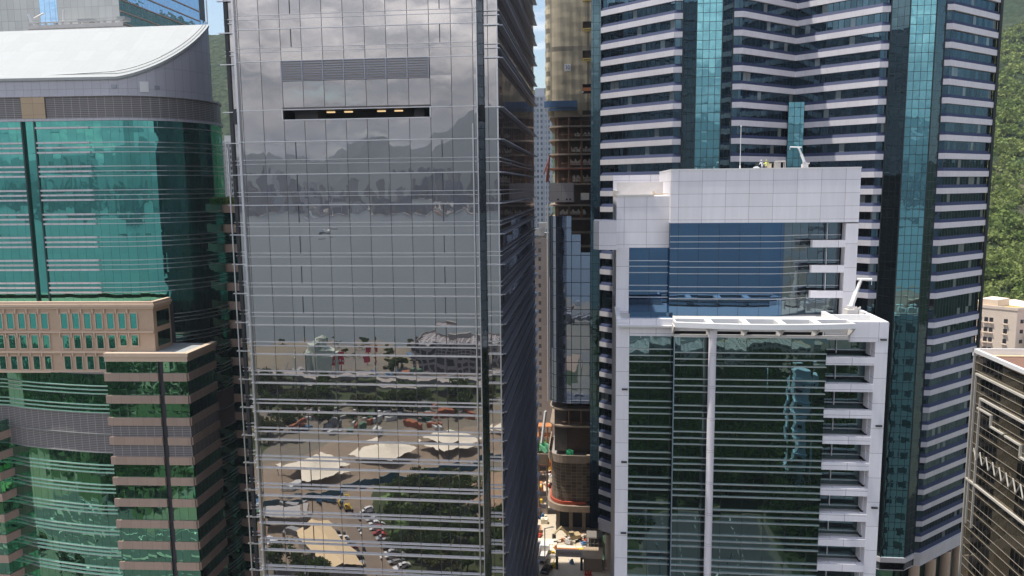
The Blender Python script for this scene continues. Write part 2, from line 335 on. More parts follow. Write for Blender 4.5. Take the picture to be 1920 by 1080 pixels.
def text(name, body, size, mat, loc, rot, parent=None, depth=.02):
    cu = bpy.data.curves.new(name, 'FONT'); cu.body = body; cu.size = size; cu.align_x = 'CENTER'; cu.align_y = 'CENTER'; cu.extrude = depth
    tmp = bpy.data.objects.new(name, cu); COL.objects.link(tmp)
    dg = bpy.context.evaluated_depsgraph_get(); me = bpy.data.meshes.new_from_object(tmp.evaluated_get(dg)); COL.objects.unlink(tmp); bpy.data.objects.remove(tmp)
    me.materials.clear(); me.materials.append(mat); o = bpy.data.objects.new(name, me); COL.objects.link(o)
    off = WL.get(parent.name, (0, 0, 0)) if parent else (0, 0, 0)
    o.location = tuple(a-b for a, b in zip(loc, off)); o.rotation_euler = rot
    if parent: o.parent = parent
    return o

# ================================================================ setting
def struct(name, mb, m, kind='structure', smooth=False):
    o = mb.build(name, m, None, smooth); o['kind'] = kind; return o
def ground_mat():
    t = NT('earth_and_asphalt'); b = t.N('ShaderNodeBsdfPrincipled'); o = t.pos()
    f = t.ramp(t.noise(o, .018, 6, .6), .42, .6); g = t.noise(o, .35, 5, .65)
    c = t.mix(f, (.20, .17, .115), (.15, .14, .12)); h = t.N('ShaderNodeHueSaturation'); t.set(h, 'Color', c); t.set(h, 'Value', t.math('ADD', .6, t.math('MULTIPLY', g, .8)))
    t.set(b, 'Base Color', h.outputs[0]); t.set(b, 'Roughness', .9); t.l.new(b.outputs[0], t.out.inputs[0]); return t.m
mb = MB(); mb.poly([(-4000, -232, 0), (4000, -232, 0), (4000, 4500, 0), (-4000, 4500, 0)])
mb.poly([(-4000, -232, -4), (4000, -232, -4), (4000, -232, 0), (-4000, -232, 0)]); struct('ground', mb, ground_mat())
mb = MB(); mb.poly([(-9400, -9400, -3.2), (9400, -9400, -3.2), (9400, -231, -3.2), (-9400, -231, -3.2)]); struct('sea', mb, water('harbour_water'))
mb = MB(); mb.prism([(-9000, -9300), (9000, -9300), (9000, -2690), (5200, -2720), (900, -2640), (-900, -2700), (-9000, -2650)], -3, .6, bot=False); struct('far_shore', mb, CONC)
ASPH = plain('asphalt', (.085, .085, .09), .9, var=.2); PAVE = plain('pale_sunlit_paving', (.55, .47, .36), .85, var=.25, scale=.5)
LINEP = plain('road_paint', (.75, .75, .72), .7)
# roads (sheets 4 mm apart)
mb = MB()
for pts in ([(-190, 62), (260, 62), (260, 96), (-190, 96)], [(14, 20), (47, 20), (44, 62), (14, 62)], [(-12.5, 96), (2, 96), (2, 171), (-12.5, 171)], [(-26, 263), (-11, 263), (-11, 300), (-26, 300)], [(45, 96), (70, 96), (70, 300), (45, 300)]):
    mb.poly([(x, y, .02) for x, y in pts])
mb.poly([(-260, -20, .024), (-150, 62, .024), (-118, 62, .024), (-240, -60, .024)]); struct('road', mb, ASPH)
mb = MB()
for y in (70, 79, 88):
    for k in range(-30, 42): mb.poly([(k*6, y, .03), (k*6+3.2, y, .03), (k*6+3.2, y+.2, .03), (k*6, y+.2, .03)])
for x in (22, 30, 38):
    for k in range(7): mb.poly([(x, 22+k*6, .03), (x+.2, 22+k*6, .03), (x+.2, 25+k*6, .03), (x, 25+k*6, .03)])
for k in range(14):
    x, y = -228+k*7, -34+k*6.6; mb.poly([(x, y, .032), (x+.3, y-.3, .032), (x+3, y+2.6, .032), (x+2.7, y+2.9, .032)])
mb.poly([(-190, 64, .03), (260, 64, .03), (260, 64.25, .03), (-190, 64.25, .03)]); mb.poly([(-190, 94, .03), (260, 94, .03), (260, 94.25, .03), (-190, 94.25, .03)])
struct('road_markings', mb, LINEP)
mb = MB(); mb.box(-60, -8, 96.2, 109, 0.004, .14); mb.box(3, 45, 96.2, 117, 0.004, .14); mb.box(-120, -64, 96.2, 128, .004, .14); struct('pavement', mb, CONC)
mb = MB(); mb.poly([(-26, 172, .012), (12, 172, .012), (12, 262, .012), (-26, 262, .012)]); struct('site_yard', mb, PAVE)
YARD = plain('works_yard', (.25, .195, .14), .9, var=.3, scale=.15)
mb = MB(); mb.poly([(x, y, .01) for x, y in [(-108, 30), (-118, -10), (-90, -60), (-25, -85), (-12, -60), (-70, -14), (-66, 8), (-45, 46), (-60, 50)]]); struct('works_yard', mb, YARD)
mb = MB(); mb.poly([(x, y, .014) for x, y in [(-76, 6), (-70, 4), (-50, 45.5), (-57.5, 46)]]); struct('yard_track', mb, plain('brown_track', (.21, .165, .125), .9, var=.2))
mb = MB(); mb.poly([(x, y, .01) for x, y in [(-41, -16), (-25, -26), (-6, -20), (-8, 24), (-24, 22), (-37, 4)]]); struct('bare_soil', mb, plain('bare_soil', (.34, .235, .15), .9, var=.35, scale=.2))

def quads_cloud(n, pts_fn, size, rng):
    """n small leaf-clump quads, random attitude"""
    c = pts_fn(n); a = rng.normal(size=(n, 3)); a /= np.linalg.norm(a, axis=1)[:, None]; b = np.cross(a, rng.normal(size=(n, 3))); b /= np.linalg.norm(b, axis=1)[:, None]
    s = (size*(.6+.8*rng.random(n)))[:, None]; a = a*s; b = b*s*.75
    v = np.stack([c-a-b, c+a-b*.6, c+a*.7+b, c-a*.8+b*.8], 1).reshape(-1, 3); return v
def mesh_quads(name, v, mat):
    n = len(v)//4; me = bpy.data.meshes.new(name); me.vertices.add(len(v)); me.vertices.foreach_set('co', v.astype(np.float32).ravel())
    me.loops.add(n*4); me.loops.foreach_set('vertex_index', np.arange(n*4, dtype=np.int32)); me.polygons.add(n)
    me.polygons.foreach_set('loop_start', np.arange(0, n*4, 4, dtype=np.int32)); me.polygons.foreach_set('loop_total', np.full(n, 4, dtype=np.int32)); me.materials.append(mat); me.update(calc_edges=True); return me
def crown_pts(rng, R0, H0, k=9):
    cs = rng.normal(size=(k, 3))*[R0*.42, R0*.42, H0*.26]; rs = R0*(.35+.3*rng.random(k))
    def f(n):
        i = rng.integers(0, k, n); d = rng.normal(size=(n, 3)); d /= np.linalg.norm(d, axis=1)[:, None]; r = (rng.random(n)**.35)[:, None]
        return cs[i]+d*r*rs[i][:, None]
    return f
# ---- terrain + wooded hills to the south
def smooth(a, b, x): t = np.clip((x-a)/(b-a), 0, 1); return t*t*(3-2*t)
def fbm(x, y, s=1.):
    return (np.sin(x*.011*s+1.3)*np.cos(y*.013*s+.4)+.5*np.sin(x*.027*s+y*.021*s)+.3*np.cos(x*.051*s-y*.043*s+2)+.16*np.sin(x*.11*s+.5)*np.sin(y*.097*s))
RX = [-2600, -1500, -900, -743, -560, -350, -200, -100, 30, 200, 450, 700, 1100, 2600]
RZ = [330, 350, 415, 404, 370, 320, 285, 268, 280, 330, 420, 460, 430, 330]
def hh(x, y):
    x = np.asarray(x, float); y = np.asarray(y, float); q = x/np.maximum(y, 1)
    back = np.interp(x, RX, RZ)*smooth(700, 1500, y)
    near = np.clip((y-268)*.395, 0, 255)*smooth(.30, .42, q)*(1-.25*smooth(.75, 1.0, q))
    h = np.maximum(back, near); return h*(1+.035*fbm(x, y))+fbm(x, y, 2.5)*3*smooth(20, 60, h)-.3
def grid_mesh(name, xs, ys, zf, mat, kind='structure'):
    X, Y = np.meshgrid(xs, ys); Z = zf(X, Y); v = np.stack([X, Y, Z], -1).reshape(-1, 3); nx = len(xs); f = []
    for j in range(len(ys)-1):
        for i in range(nx-1): a = j*nx+i; f.append((a, a+1, a+nx+1, a+nx))
    me = bpy.data.meshes.new(name); me.from_pydata(v.tolist(), [], f); me.materials.append(mat); me.polygons.foreach_set('use_smooth', [True]*len(f))
    o = bpy.data.objects.new(name, me); COL.objects.link(o); o['kind'] = kind; return o
def hillmat():
    t = NT('wooded_hillside'); o = t.pos(); b = t.N('ShaderNodeBsdfDiffuse')
    f = t.ramp(t.noise(o, .012, 5, .6), .38, .62); v = t.N('ShaderNodeTexVoronoi'); t.set(v, 'Vector', o); t.set(v, 'Scale', .13)
    c = t.mix(f, (.045, .07, .035), (.09, .105, .055)); c = t.mix(t.ramp(v.outputs[0], .0, .9), c, (.02, .035, .014)); c = t.mix(t.ramp(t.noise(o, .006, 4), .62, .72), c, (.19, .17, .12))
    bp = t.N('ShaderNodeBump'); t.set(bp, 'Strength', 1.); t.set(bp, 'Distance', 6.); t.set(bp, 'Height', t.math('SUBTRACT', t.noise(o, .06, 5, .6), t.math('MULTIPLY', v.outputs[0], .4)))
    t.set(b, 'Color', c); t.set(b, 'Normal', bp.outputs[0]); t.l.new(b.outputs[0], t.out.inputs[0]); return t.m
HM = hillmat()
HMF = plain('far_hill_scrub', (.035, .05, .05), .95, var=.3, scale=.004)
grid_mesh('wooded_hills', np.linspace(-2600, 2600, 261), np.linspace(262, 2400, 150), hh, HM)
rng = np.random.default_rng(4)
LEAFH = leafmat('hill_foliage', (.09, .15, .035), (.30, .34, .12), .06)
def hillwood():
    out = []; n = 3600
    y = 272+680*rng.random(n)**1.15; q = .40+.27*rng.random(n); x = q*y; z = hh(x, y)
    for i in range(n):
        if float(fbm(x[i], y[i], 3.1)) > 1.05 or z[i] < 1.5 or (x[i] < 142 and y[i] < 270): continue
        d = y[i]; r = 2.2+4.2*rng.random()**1.4; k = int(max(26, 190*(300/d)**2)); sz = .42*(d/300)**.85
        cf = crown_pts(rng, r, r*1.3, 6); out.append(quads_cloud(k, lambda m: cf(m)*[1, 1, .8]+[x[i], y[i], z[i]+r*.7], sz*1.25, rng))
    me = mesh_quads('hillside_wood', np.concatenate(out), LEAFH); o = bpy.data.objects.new('hillside_wood', me); COL.objects.link(o); o['kind'] = 'stuff'
    o['label'] = 'dense sunlit green wood covering the steep hillside'; o['category'] = 'wood'
hillwood()
def parkwood():
    out = []; r_ = np.random.default_rng(21); n = 620
    x = r_.uniform(6, 128, n); y = r_.uniform(-146, 59, n)
    for i in range(n):
        if 10 < x[i] < 50 and y[i] > 16: continue
        if 54 < x[i] < 66 and 2 < y[i] < 14: continue
        if x[i] < 20 and y[i] > 30 and r_.random() < .5: continue
        r = 3.4+3.0*r_.random(); cf = crown_pts(r_, r, r*1.2, 7); out.append(quads_cloud(330, lambda m: cf(m)*[1, 1, .85]+[x[i], y[i], 3.2+r*1.1], .5, r_))
    n = 420; x = r_.uniform(-430, -196, n); y = r_.uniform(-170, 58, n)
    for i in range(n):
        if x[i] > -250+ (y[i]+20)*1.1 and y[i] > -60: continue
        r = 3.6+3.4*r_.random(); cf = crown_pts(r_, r, r*1.2, 7); out.append(quads_cloud(200, lambda m: cf(m)*[1, 1, .85]+[x[i], y[i], 3.2+r*1.1], .65, r_))
    me = mesh_quads('park_wood', np.concatenate(out), leafmat('deep_park_leaves', (.02, .05, .014), (.07, .115, .03), .12)); o = bpy.data.objects.new('park_wood', me); COL.objects.link(o); o['kind'] = 'stuff'
    o['label'] = 'dense dark park woodland mirrored in the white tower and green tower glass'; o['category'] = 'wood'
parkwood()

# ---- haze
def haze():
    mb = MB(); mb.box(-9500, 9500, -9500, 2600, -9, 700); t = NT('haze_air'); v = t.N('ShaderNodeVolumePrincipled'); t.set(v, 'Color', (.80, .88, 1.0)); t.set(v, 'Density', HAZE)
    t.set(v, 'Anisotropy', .2); t.l.new(v.outputs[0], t.out.inputs[1]); o = mb.build('haze', t.m); o['kind'] = 'stuff'; o['label'] = 'thin blue haze over the far hills'; o['category'] = 'haze'
HAZE = 0.0001
haze()
# ================================================================ glass office tower (middle)
T = thing('office_tower', 'tall silver mirror-glass office tower reflecting clouds, harbour and park', 'office tower', (-33, 145, 0))
SLOTZ = (105.0, 106.45); LV = (110.45, 113.3)
mb = MB(); P = [(-53.8, 112.6), (-51.95, 112.6), (-51.95, 110.5), (-16.8, 110.5), (-16.8, 114), (-15.2, 114), (-15.2, 112.6), (-14.2, 112.6), (-14.2, 180), (-53.8, 180)]
mb.prism(P[:], 0, 104.6); mb.prism(P[:], 106.8, 140); mb.box(-52.9, -45.2, 110.6, 179.9, 104.6, 106.8); mb.box(-23, -14.3, 112.7, 179.9, 104.6, 106.8)
mb.box(-45.3, -22.9, 116.5, 179.9, 104.6, 106.8); mb.build('tower_core', DARK, T)
main = [97.2+4.5*k for k in range(-22, 2)] + [106.45, 113.35, 117.85, 122.4, 126.9, 131.4, 135.9, 140.4]
main = sorted(set(round(z, 2) for z in main if z > 1 and abs(z-101.7) > .01)) + []
main.append(101.9); main.sort()
prev = 0.0
for z in main:
    z0, z1 = prev, min(z, 140); prev = z
    if z1-z0 < .2: continue
    g = MB()
    for a, b in ([(-51.9, -16.4)] if not (z0 < 105.5 < z1) else [(-51.9, -45.0), (-23.2, -16.4)]):
        g.wallq((a, 110), (b, 110), z0, z1, a)
    if z0 < 105.5 < z1: g.wallq((-45.0, 110), (-23.2, 110), z0, SLOTZ[0], -45.0)
    g.build('glass_row', G1, T)
    g = MB(); g.wall([(-16.4, 110), (-16.4, 113.6), (-15.6, 113.6), (-15.6, 112.2)], z0, z1); g.build('recess_glass', G1R, T)
    g = MB(); g.wallq((-15.6, 112.2), (-13.8, 112.2), z0, z1, 1.2); g.build('corner_glass', G1, T)
    g = MB(); g.wallq((-54.1, 112.2), (-51.9, 112.2), z0, z1, 1.4); g.build('edge_glass', G1, T)
    s = MB(); s.wallq((-13.8, 112.2), (-13.8, 180.4), z0, z1, 0); s.build('flank_glass', G1S, T)
    s = MB(); s.wall([(-13.8, 180.4), (-54.1, 180.4), (-54.1, 112.2)], z0, z1); s.build('rear_glass', G1B, T)
for z in main:
    if z > 139.9: continue
    low = z < 104
    bx('sunshade_ledge', ALU, T, -51.98, -16.35, 109.62 if low else 109.86, 109.99, z-.08, z+.04 if low else z+.02)
    bx('edge_ledge', ALU, T, -55.0, -51.99, 111.7, 112.16, z-.08, z+.05); bx('corner_ledge', ALU, T, -15.62, -13.4, 111.75, 112.16, z-.1, z+.06); bx('flank_ledge', ALUD, T, -13.75, -12.95, 112.2, 180.9, z-.10, z+.06)
    if z in (106.45, 113.35): continue
    for dz in (2.62, 3.2):
        bx('thin_rail', ALU, T, -51.98, -16.35, 109.66 if low else 109.9, 109.99, z-dz-.035, z-dz+.025)
        bx('edge_rail', ALU, T, -54.3, -51.99, 111.95, 112.16, z-dz-.05, z-dz+.03)
        bx('corner_rail', ALU, T, -15.62, -13.4, 111.9, 112.16, z-dz-.05, z-dz+.04); bx('flank_rail', ALUD, T, -13.75, -13.35, 112.3, 180.6, z-dz-.05, z-dz+.04)
    for xx in (-43.3, -21.6): bx('glazing_bar', DARK, T, xx-.05, xx+.05, 109.93, 109.99, z-2.6, z-.1)
for x, z1 in ((-51.55, 140), (-17.05, 104)):
    f = MB(); f.box(x-.07, x+.07, 109.55, 109.99, 20, z1); f.build('mast_rail', ALU, T)
for x in (-54.6,): f = MB(); f.box(x-.08, x+.08, 111.7, 111.9, 8, 101); f.build('mast_rail', ALU, T)
bx('edge_recess_trim', DARK, T, -54.12, -53.6, 111.95, 112.19, 0, 140)
f = MB(); f.box(-13.86, -13.68, 112.0, 112.2, 0, 140); f.build('corner_trim', ALU, T)
f = MB(); f.box(-51.95, -51.80, 109.9, 110.0, 0, 140); f.box(-16.5, -16.36, 109.9, 110.0, 0, 140); f.build('corner_trim', ALU, T)
f = MB(); f.wallq((-44.9, 109.93), (-23.3, 109.93), *LV); f.build('louvre_panel', LOUV2, T)
f = MB()
for k in range(8):
    x = -44.9+k*3.086; f.box(x-.09, x+.09, 109.8, 109.92, *LV)
for k in range(9): f.box(-44.9, -23.3, 109.78, 109.92, LV[0]+.05+k*.34, LV[0]+.15+k*.34)
f.build('louvre_frame', ALUD, T)
f = MB(); f.box(-45, -23.2, 110.05, 116.4, 104.7, 105.0); f.box(-45, -23.2, 109.85, 116.4, 106.55, 106.75); f.box(-44, -40.5, 112, 116, 105, 106.5); f.box(-26, -24.5, 112, 116, 105, 106.5); f.build('recess', plain('recess_grey', (.11, .10, .10), .7), T)
f = MB(); f.box(-45.05, -23.15, 109.8, 110.02, 104.9, 105.03); f.box(-45.1, -44.95, 109.8, 110.2, 104.9, 106.5); f.box(-23.25, -23.1, 109.8, 110.2, 104.9, 106.5); f.build('recess_frame', ALU, T)
LAMP = emit('warm_lamp', (1, .70, .36), .75)
for x in (-38.9, -36.2, -31.2, -28.6):
    f = MB(); f.box(x-.6, x+.6, 113, 113.4, 106.2, 106.38); f.build('ceiling_lamp', LAMP, T)
# office interior seen on the flank: slabs and cores
f = MB(); f.box(-13.3, -13.0, 140, 141, 128, 131); f.build('flank_gondola_rail', ALUD, T)
f = MB(); f.box(-52.6, -14.4, 113, 180, 140, 140.9); f.build('parapet', ALUD, T)

# ================================================================ white tower with terrace (right foreground)
T = thing('office_tower', 'white clad office tower with dark blue glass, balconies and a roof terrace', 'office tower', (24, 135, 0))
f = MB(); f.box(4.1, 43.3, 122.5, 152, 0, 73.2); f.box(4.3, 41.9, 131.8, 152, 73.2, 92); f.box(13, 41.8, 131.8, 152, 92, 97); f.build('tower_core', DARK, T)
f = MB(); f.wallq((3.75, 152), (3.75, 120), 0, 73.5); f.wallq((43.75, 118), (43.75, 152), 0, 73.5); f.wallq((3.95, 152), (3.95, 131), 73, 93); f.wallq((42.35, 129), (42.35, 152), 73, 97); f.wallq((43.75, 152), (3.75, 152), 0, 97); f.build('side_wall', WHITE, T)
# pilasters
f = MB(); f.box(3.6, 5.65, 120, 121.2, 0, 74.2); f.build('pilaster', WHITEPIL, T)
f = MB(); f.box(3.85, 6.0, 131, 132.2, 73.4, 84.59); f.build('pilaster', WHITEPIL, T)
f = MB(); f.box(42.05, 43.85, 118, 119.6, 0, 74.3); f.build('pilaster', WHITEPIL, T)
f = MB(); f.box(40.5, 42.4, 129, 131, 73.4, 88.6); f.build('pilaster', WHITEPIL, T)
# top beam on the left + penthouse
f = MB(); f.box(3.85, 12.8, 131.0, 152, 84.6, 93.2); f.build('upper_wall', WHITEP, T)
f = MB(); f.box(12.6, 42.4, 129, 152, 88.8, 97.45); f.build('penthouse_wall', WHITEP, T)
f = MB(); f.box(12.55, 42.45, 128.9, 129.3, 97.4, 97.6); f.box(12.55, 12.9, 129.3, 152, 97.4, 97.6); f.box(42.1, 42.45, 129.3, 152, 97.4, 97.6); f.build('coping', WPAINT, T)
f = MB(); f.box(3.8, 9.9, 130.9, 131.25, 93.15, 93.5); f.box(3.8, 4.2, 131.2, 152, 93.15, 94.2); f.box(4.2, 12.6, 144, 144.3, 93.2, 95.6); f.build('coping', WPAINT2, T)
f = MB()
for k in range(5): f.box(10.1, 12.5, 131.6+k*.5, 132.1+k*.5, 91.8+k*.42, 91.95+k*.42)
f.box(9.95, 10.1, 131.4, 134.6, 91.6, 94.0)
f.build('steel_stair', plain('ochre_steel', (.62, .5, .34), .5), T)
# wing on the left
f = MB(); f.prism([(0.0, 130.4), (.9, 129.3), (3.8, 128.8), (3.8, 133), (0.2, 136)], 84.4, 89.2); f.build('corner_bay', WHITEP, T)
# lower glass
rows = [69.45]; zf = 69.45
def floors(z0, z1, h):
    z = z1
    while z > z0: yield z; z -= h
FL = [69.5-4.2*k for k in range(17)]
for k, z in enumerate(FL):
    zt = 74.2 if k == 0 else FL[k-1]; zb = max(z, 0)
    if k == 0: zt = 72.0
    g = MB(); g.wall([(5.65, 120.0), (12.5, 120.0), (12.5, 118), (35.0, 118), (35.0, 121.4), (42.05, 121.4)], zb, zt, .2); g.build('glass_row', G2L, T)
    for dz in (0, 1.03, 2.03):
        bx('sunshade_rail', ALU, T, 12.45, 35.05, 117.72, 117.99, z-dz-.05, z-dz+.06); bx('side_bay_rail', ALU, T, 5.65, 12.4, 119.72, 119.99, z-dz-.02, z-dz+.09); bx('balcony_rail', ALU, T, 35.1, 42.0, 121.15, 121.39, z-dz-.05, z-dz+.05)
f = MB(); f.box(12.35, 12.5, 117.8, 118.1, 0, 72); f.build('corner_trim', plain('blue_grey_trim', (.25, .33, .42), .35, metal=.5), T)
for k in range(17):   # balcony spandrels
    z = 69.0-4.12*k
    if z < 1: break
    f = MB(); f.box(34.7, 42.04, 118.02, 119.0, z-1.2, z); f.build('balcony_front', WHITE, T)
    f = MB(); f.box(35.05, 42.04, 119.0, 121.35, z-1.0, z-.62); f.build('balcony_floor', WPAINT, T)
    bx('balcony_side_frame', WHITE, T, 41.85, 42.04, 119.6, 121.35, z, z+2.8); bx('balcony_post', WHITE, T, 37.3, 37.45, 121.1, 121.3, z, z+2.7)
f = MB(); f.box(5.65, 12.5, 119.96, 121.0, 71.6, 74.3); f.build('parapet', WHITE, T)
f = MB(); f.box(38.3, 43.8, 117.97, 119.2, 71.4, 74.45); f.box(34.7, 38.3, 118.3, 119.2, 71.6, 74.0); f.build('parapet', WHITE, T)
for q in ((43.2, 43.85, 119.2, 152, 73.2, 74.45), (3.6, 4.3, 121, 131, 73.0, 74.5), (36.6, 37.2, 119.2, 127, 73.3, 74.6), (37.2, 43.2, 124, 124.5, 73.3, 74.5)): bx('parapet', WPAINT, T, *q)
f = MB(); f.box(4.0, 43.5, 119.1, 131.3, 73.1, 73.35); f.build('terrace_floor', plain('terrace_tiles', (.62, .60, .58), .6, var=.1), T)
f = MB(); f.box(5.7, 12.4, 121.05, 121.15, 74.3, 75.2); f.build('glass_balustrade', G2, T)
# upper glass
for k in range(4):
    zb, zt = [73.35, 77.3, 81.45, 85.6][k], [77.3, 81.45, 85.6, 88.8][k]
    g = MB(); g.wall([(30.9, 129.35), (35.3, 131.4), (40.5, 131.4)], zb, zt); g.build('turned_glass', G2W, T)
    g = MB(); g.wall([(12.6, 131), (12.6, 129), (28.9, 129), (30.9, 129.35)], zb, zt)
    if k < 3: g.wallq((6.0, 131), (12.6, 131), zb, min(zt, 84.6), 0)
    g.build('glass_row', G2, T)
for k in range(3):
    for dz in (0, .95, 2.02):
        z = 86.65-4.2*k-dz
        seg('upper_rail', [(12.55, 129), (28.9, 129), (30.9, 129.35), (35.3, 131.4)], z-.05, z+.05, .28, 0, ALU, T); bx('upper_balcony_rail', ALU, T, 35.6, 40.4, 131.1, 131.39, z-.05, z+.05)
        if k: bx('upper_bay_rail', ALU, T, 6.0, 12.5, 130.72, 130.99, z-.09, z+.02)
for z in (85.9, 81.8, 77.6):
    f = MB(); f.box(35.3, 40.49, 129.02, 130, z-1.15, z); f.build('balcony_front', WHITE, T)
    bx('balcony_floor', WPAINT, T, 35.55, 40.49, 130, 130.95, z-1.0, z-.7); bx('balcony_post', WHITE, T, 38.0, 38.15, 130.6, 130.8, z, z+2.7)
# canopy
C = MB()
n = 15; fy = lambda x: 114.6-1.0*math.sin(math.pi*(x-12.1)/25.8)*1.5
xs = [12.1+25.9*i/n for i in range(n+1)]
fr = [(x, fy(x)) for x in xs]
C.strip(fr, 74.0, 74.75, 0.0, .75)
C.strip([(x, 118.0) for x in (12.1, 38.0)], 74.0, 74.75, 0, .55)
for i in range(6):
    x = 12.1+25.9*i/5; y0 = fy(x); w = .5 if 0 < i < 5 else .3
    C.box(max(12.1, x-w), min(38, x+w), y0+.74, 117.98, 74.08, 74.7)
C.build('canopy_frame', WPAINT, T)
for i in range(6):
    x = 12.1+25.9*i/5; y0 = fy(x)+.1; f = MB(); w = .12
    q = [(y0, 74.05), (118.0, 74.05), (118.0, 72.3), (y0+2.4, 72.6)]
    for sx in (-1, 1):
        pts = [(x+sx*w, a, b) for a, b in q]; f.poly(pts if sx > 0 else pts[::-1])
    for j in range(4):
        a, b = q[j], q[(j+1) % 4]; f.poly([(x-w, *a), (x+w, *a), (x+w, *b), (x-w, *b)])
    f.build('canopy_bracket', WPAINT2, T)
f = MB(); f.box(12.3, 38, 117.75, 117.97, 71.9, 72.35); f.box(12.3, 38, 117.6, 117.74, 72.9, 73.5); f.build('canopy_gutter', WPAINT2, T)
f = MB(); f.bar((17.85, 115.3, 0), (17.75, 115.3, 74.0), .57, n=20); f.box(17.2, 18.3, 114.8, 116.4, 72.4, 73.95)
for k in range(14): f.bar((17.8, 115.3, 4.7+k*5), (17.8, 115.3, 4.76+k*5), .585, n=20)
f.build('canopy_column', panels('column_cladding', (.66, .63, .66), 9, 5, line=.05, lc=(.3, .28, .3), var=.02), T, True)
# small vents on pilaster joints
for x, z in ((5.0, 63), (5.0, 51), (5.0, 39), (43.1, 71.8), (43.1, 58.5), (43.1, 45.5)):
    f = MB(); f.box(x-.45, x+.45, 117.7 if x > 20 else 119.7, 117.99 if x > 20 else 119.99, z-.12, z+.12); f.build('drain_spout', DARK, T)

# roof furniture of the white tower
def bmu(label, base, jib, tip, s=1.0):
    t = thing('cleaning_crane', label, 'roof crane', base)
    b = Vector(base); f = MB(); f.box(b.x-1.0*s, b.x+1.0*s, b.y-1*s, b.y+1*s, b.z, b.z+.35*s); f.box(b.x-.7*s, b.x+.75*s, b.y-.8*s, b.y+.8*s, b.z+.35*s, b.z+1.25*s); f.box(b.x-.45*s, b.x+.4*s, b.y-.5*s, b.y+.5*s, b.z+1.25*s, b.z+1.75*s)
    for k in range(6): f.bar((b.x+s*(.2+.16*k), b.y-.6*s, b.z+1.25*s), (b.x+s*(.25+.16*k), b.y-.6*s, b.z+s*(1.5+.1*(k % 3))), .07*s)
    f.build('machine_body', WPAINT2, t)
    j = Vector(jib); f = MB(); d = (j-b-Vector((0, 0, 1.6*s))); q = b+Vector((0, 0, 1.6*s))
    f.bar(q, q+d*.55, .26*s); f.bar(q+d*.5, j, .17*s); f.build('jib', WPAINT, t)
    f = MB(); tp = Vector(tip); f.bar(j-(tp-j)*.35, tp, .11*s); f.bar(tp, tp-Vector((0, 0, .8*s)), .03); f.bar(j, j-Vector((0, 0, .25)), .12); f.build('cross_arm', WPAINT, t)
    return t
bmu('white cleaning crane leaning on the penthouse roof edge', (34.3, 131.5, 97.45), (33.0, 130.6, 100.9), (31.6, 130.4, 100.95), .6)
bmu('white cleaning crane with a T-shaped arm on the terrace corner', (41.0, 126.5, 73.6), (42.3, 126.3, 79.9), (43.9, 126.2, 79.9), 1.15)
m = MB(); m.bar((23.9, 131, 97.5), (23.9, 131, 104.3), .05, n=6); m.bar((23.9, 131, 104.3), (23.9, 131, 104.6), .11, n=6); m.bar((23.9, 131, 97.5), (23.9, 131, 98.1), .12, n=6)
tag(m.build('lightning_mast', WPAINT), 'thin white mast standing on the white penthouse roof', 'mast')
m = MB()
for a, b in (((29.6, 131, 97.6), (29.6, 131, 98.7)), ((31.1, 131, 97.6), (31.1, 131, 98.7)), ((29.6, 131, 98.7), (31.1, 131, 98.7)), ((30.3, 131, 97.6), (30.3, 131, 98.7)), ((29.6, 132, 97.6), (29.6, 132, 98.7)), ((31.1, 132, 97.6), (31.1, 132, 98.7)), ((29.6, 132, 98.7), (31.1, 132, 98.7)), ((29.6, 131, 98.7), (29.6, 132, 98.7)), ((31.1, 131, 98.7), (31.1, 132, 98.7))): m.bar(a, b, .06)
m.box(29.66, 30.24, 131.1, 131.9, 97.6, 98.6); tag(m.build('steel_rack', plain('galvanised', (.5, .46, .42), .4, metal=.4)), 'open grey steel rack on the penthouse roof', 'rack')
m = MB(); m.box(28.2, 28.85, 130.6, 131.1, 97.6, 98.3); m.box(28.15, 28.9, 130.55, 131.15, 98.3, 98.36); tag(m.build('wooden_crate', plain('pale_wood', (.6, .5, .33), .7)), 'pale wooden crate beside the yellow-vested worker', 'crate')
m = MB(); m.box(26.0, 26.9, 130.4, 130.9, 97.6, 97.8); m.box(26.2, 26.7, 130.5, 130.8, 97.8, 97.9); tag(m.build('roof_hatch', WPAINT), 'low white roof hatch left of the two workers', 'hatch')

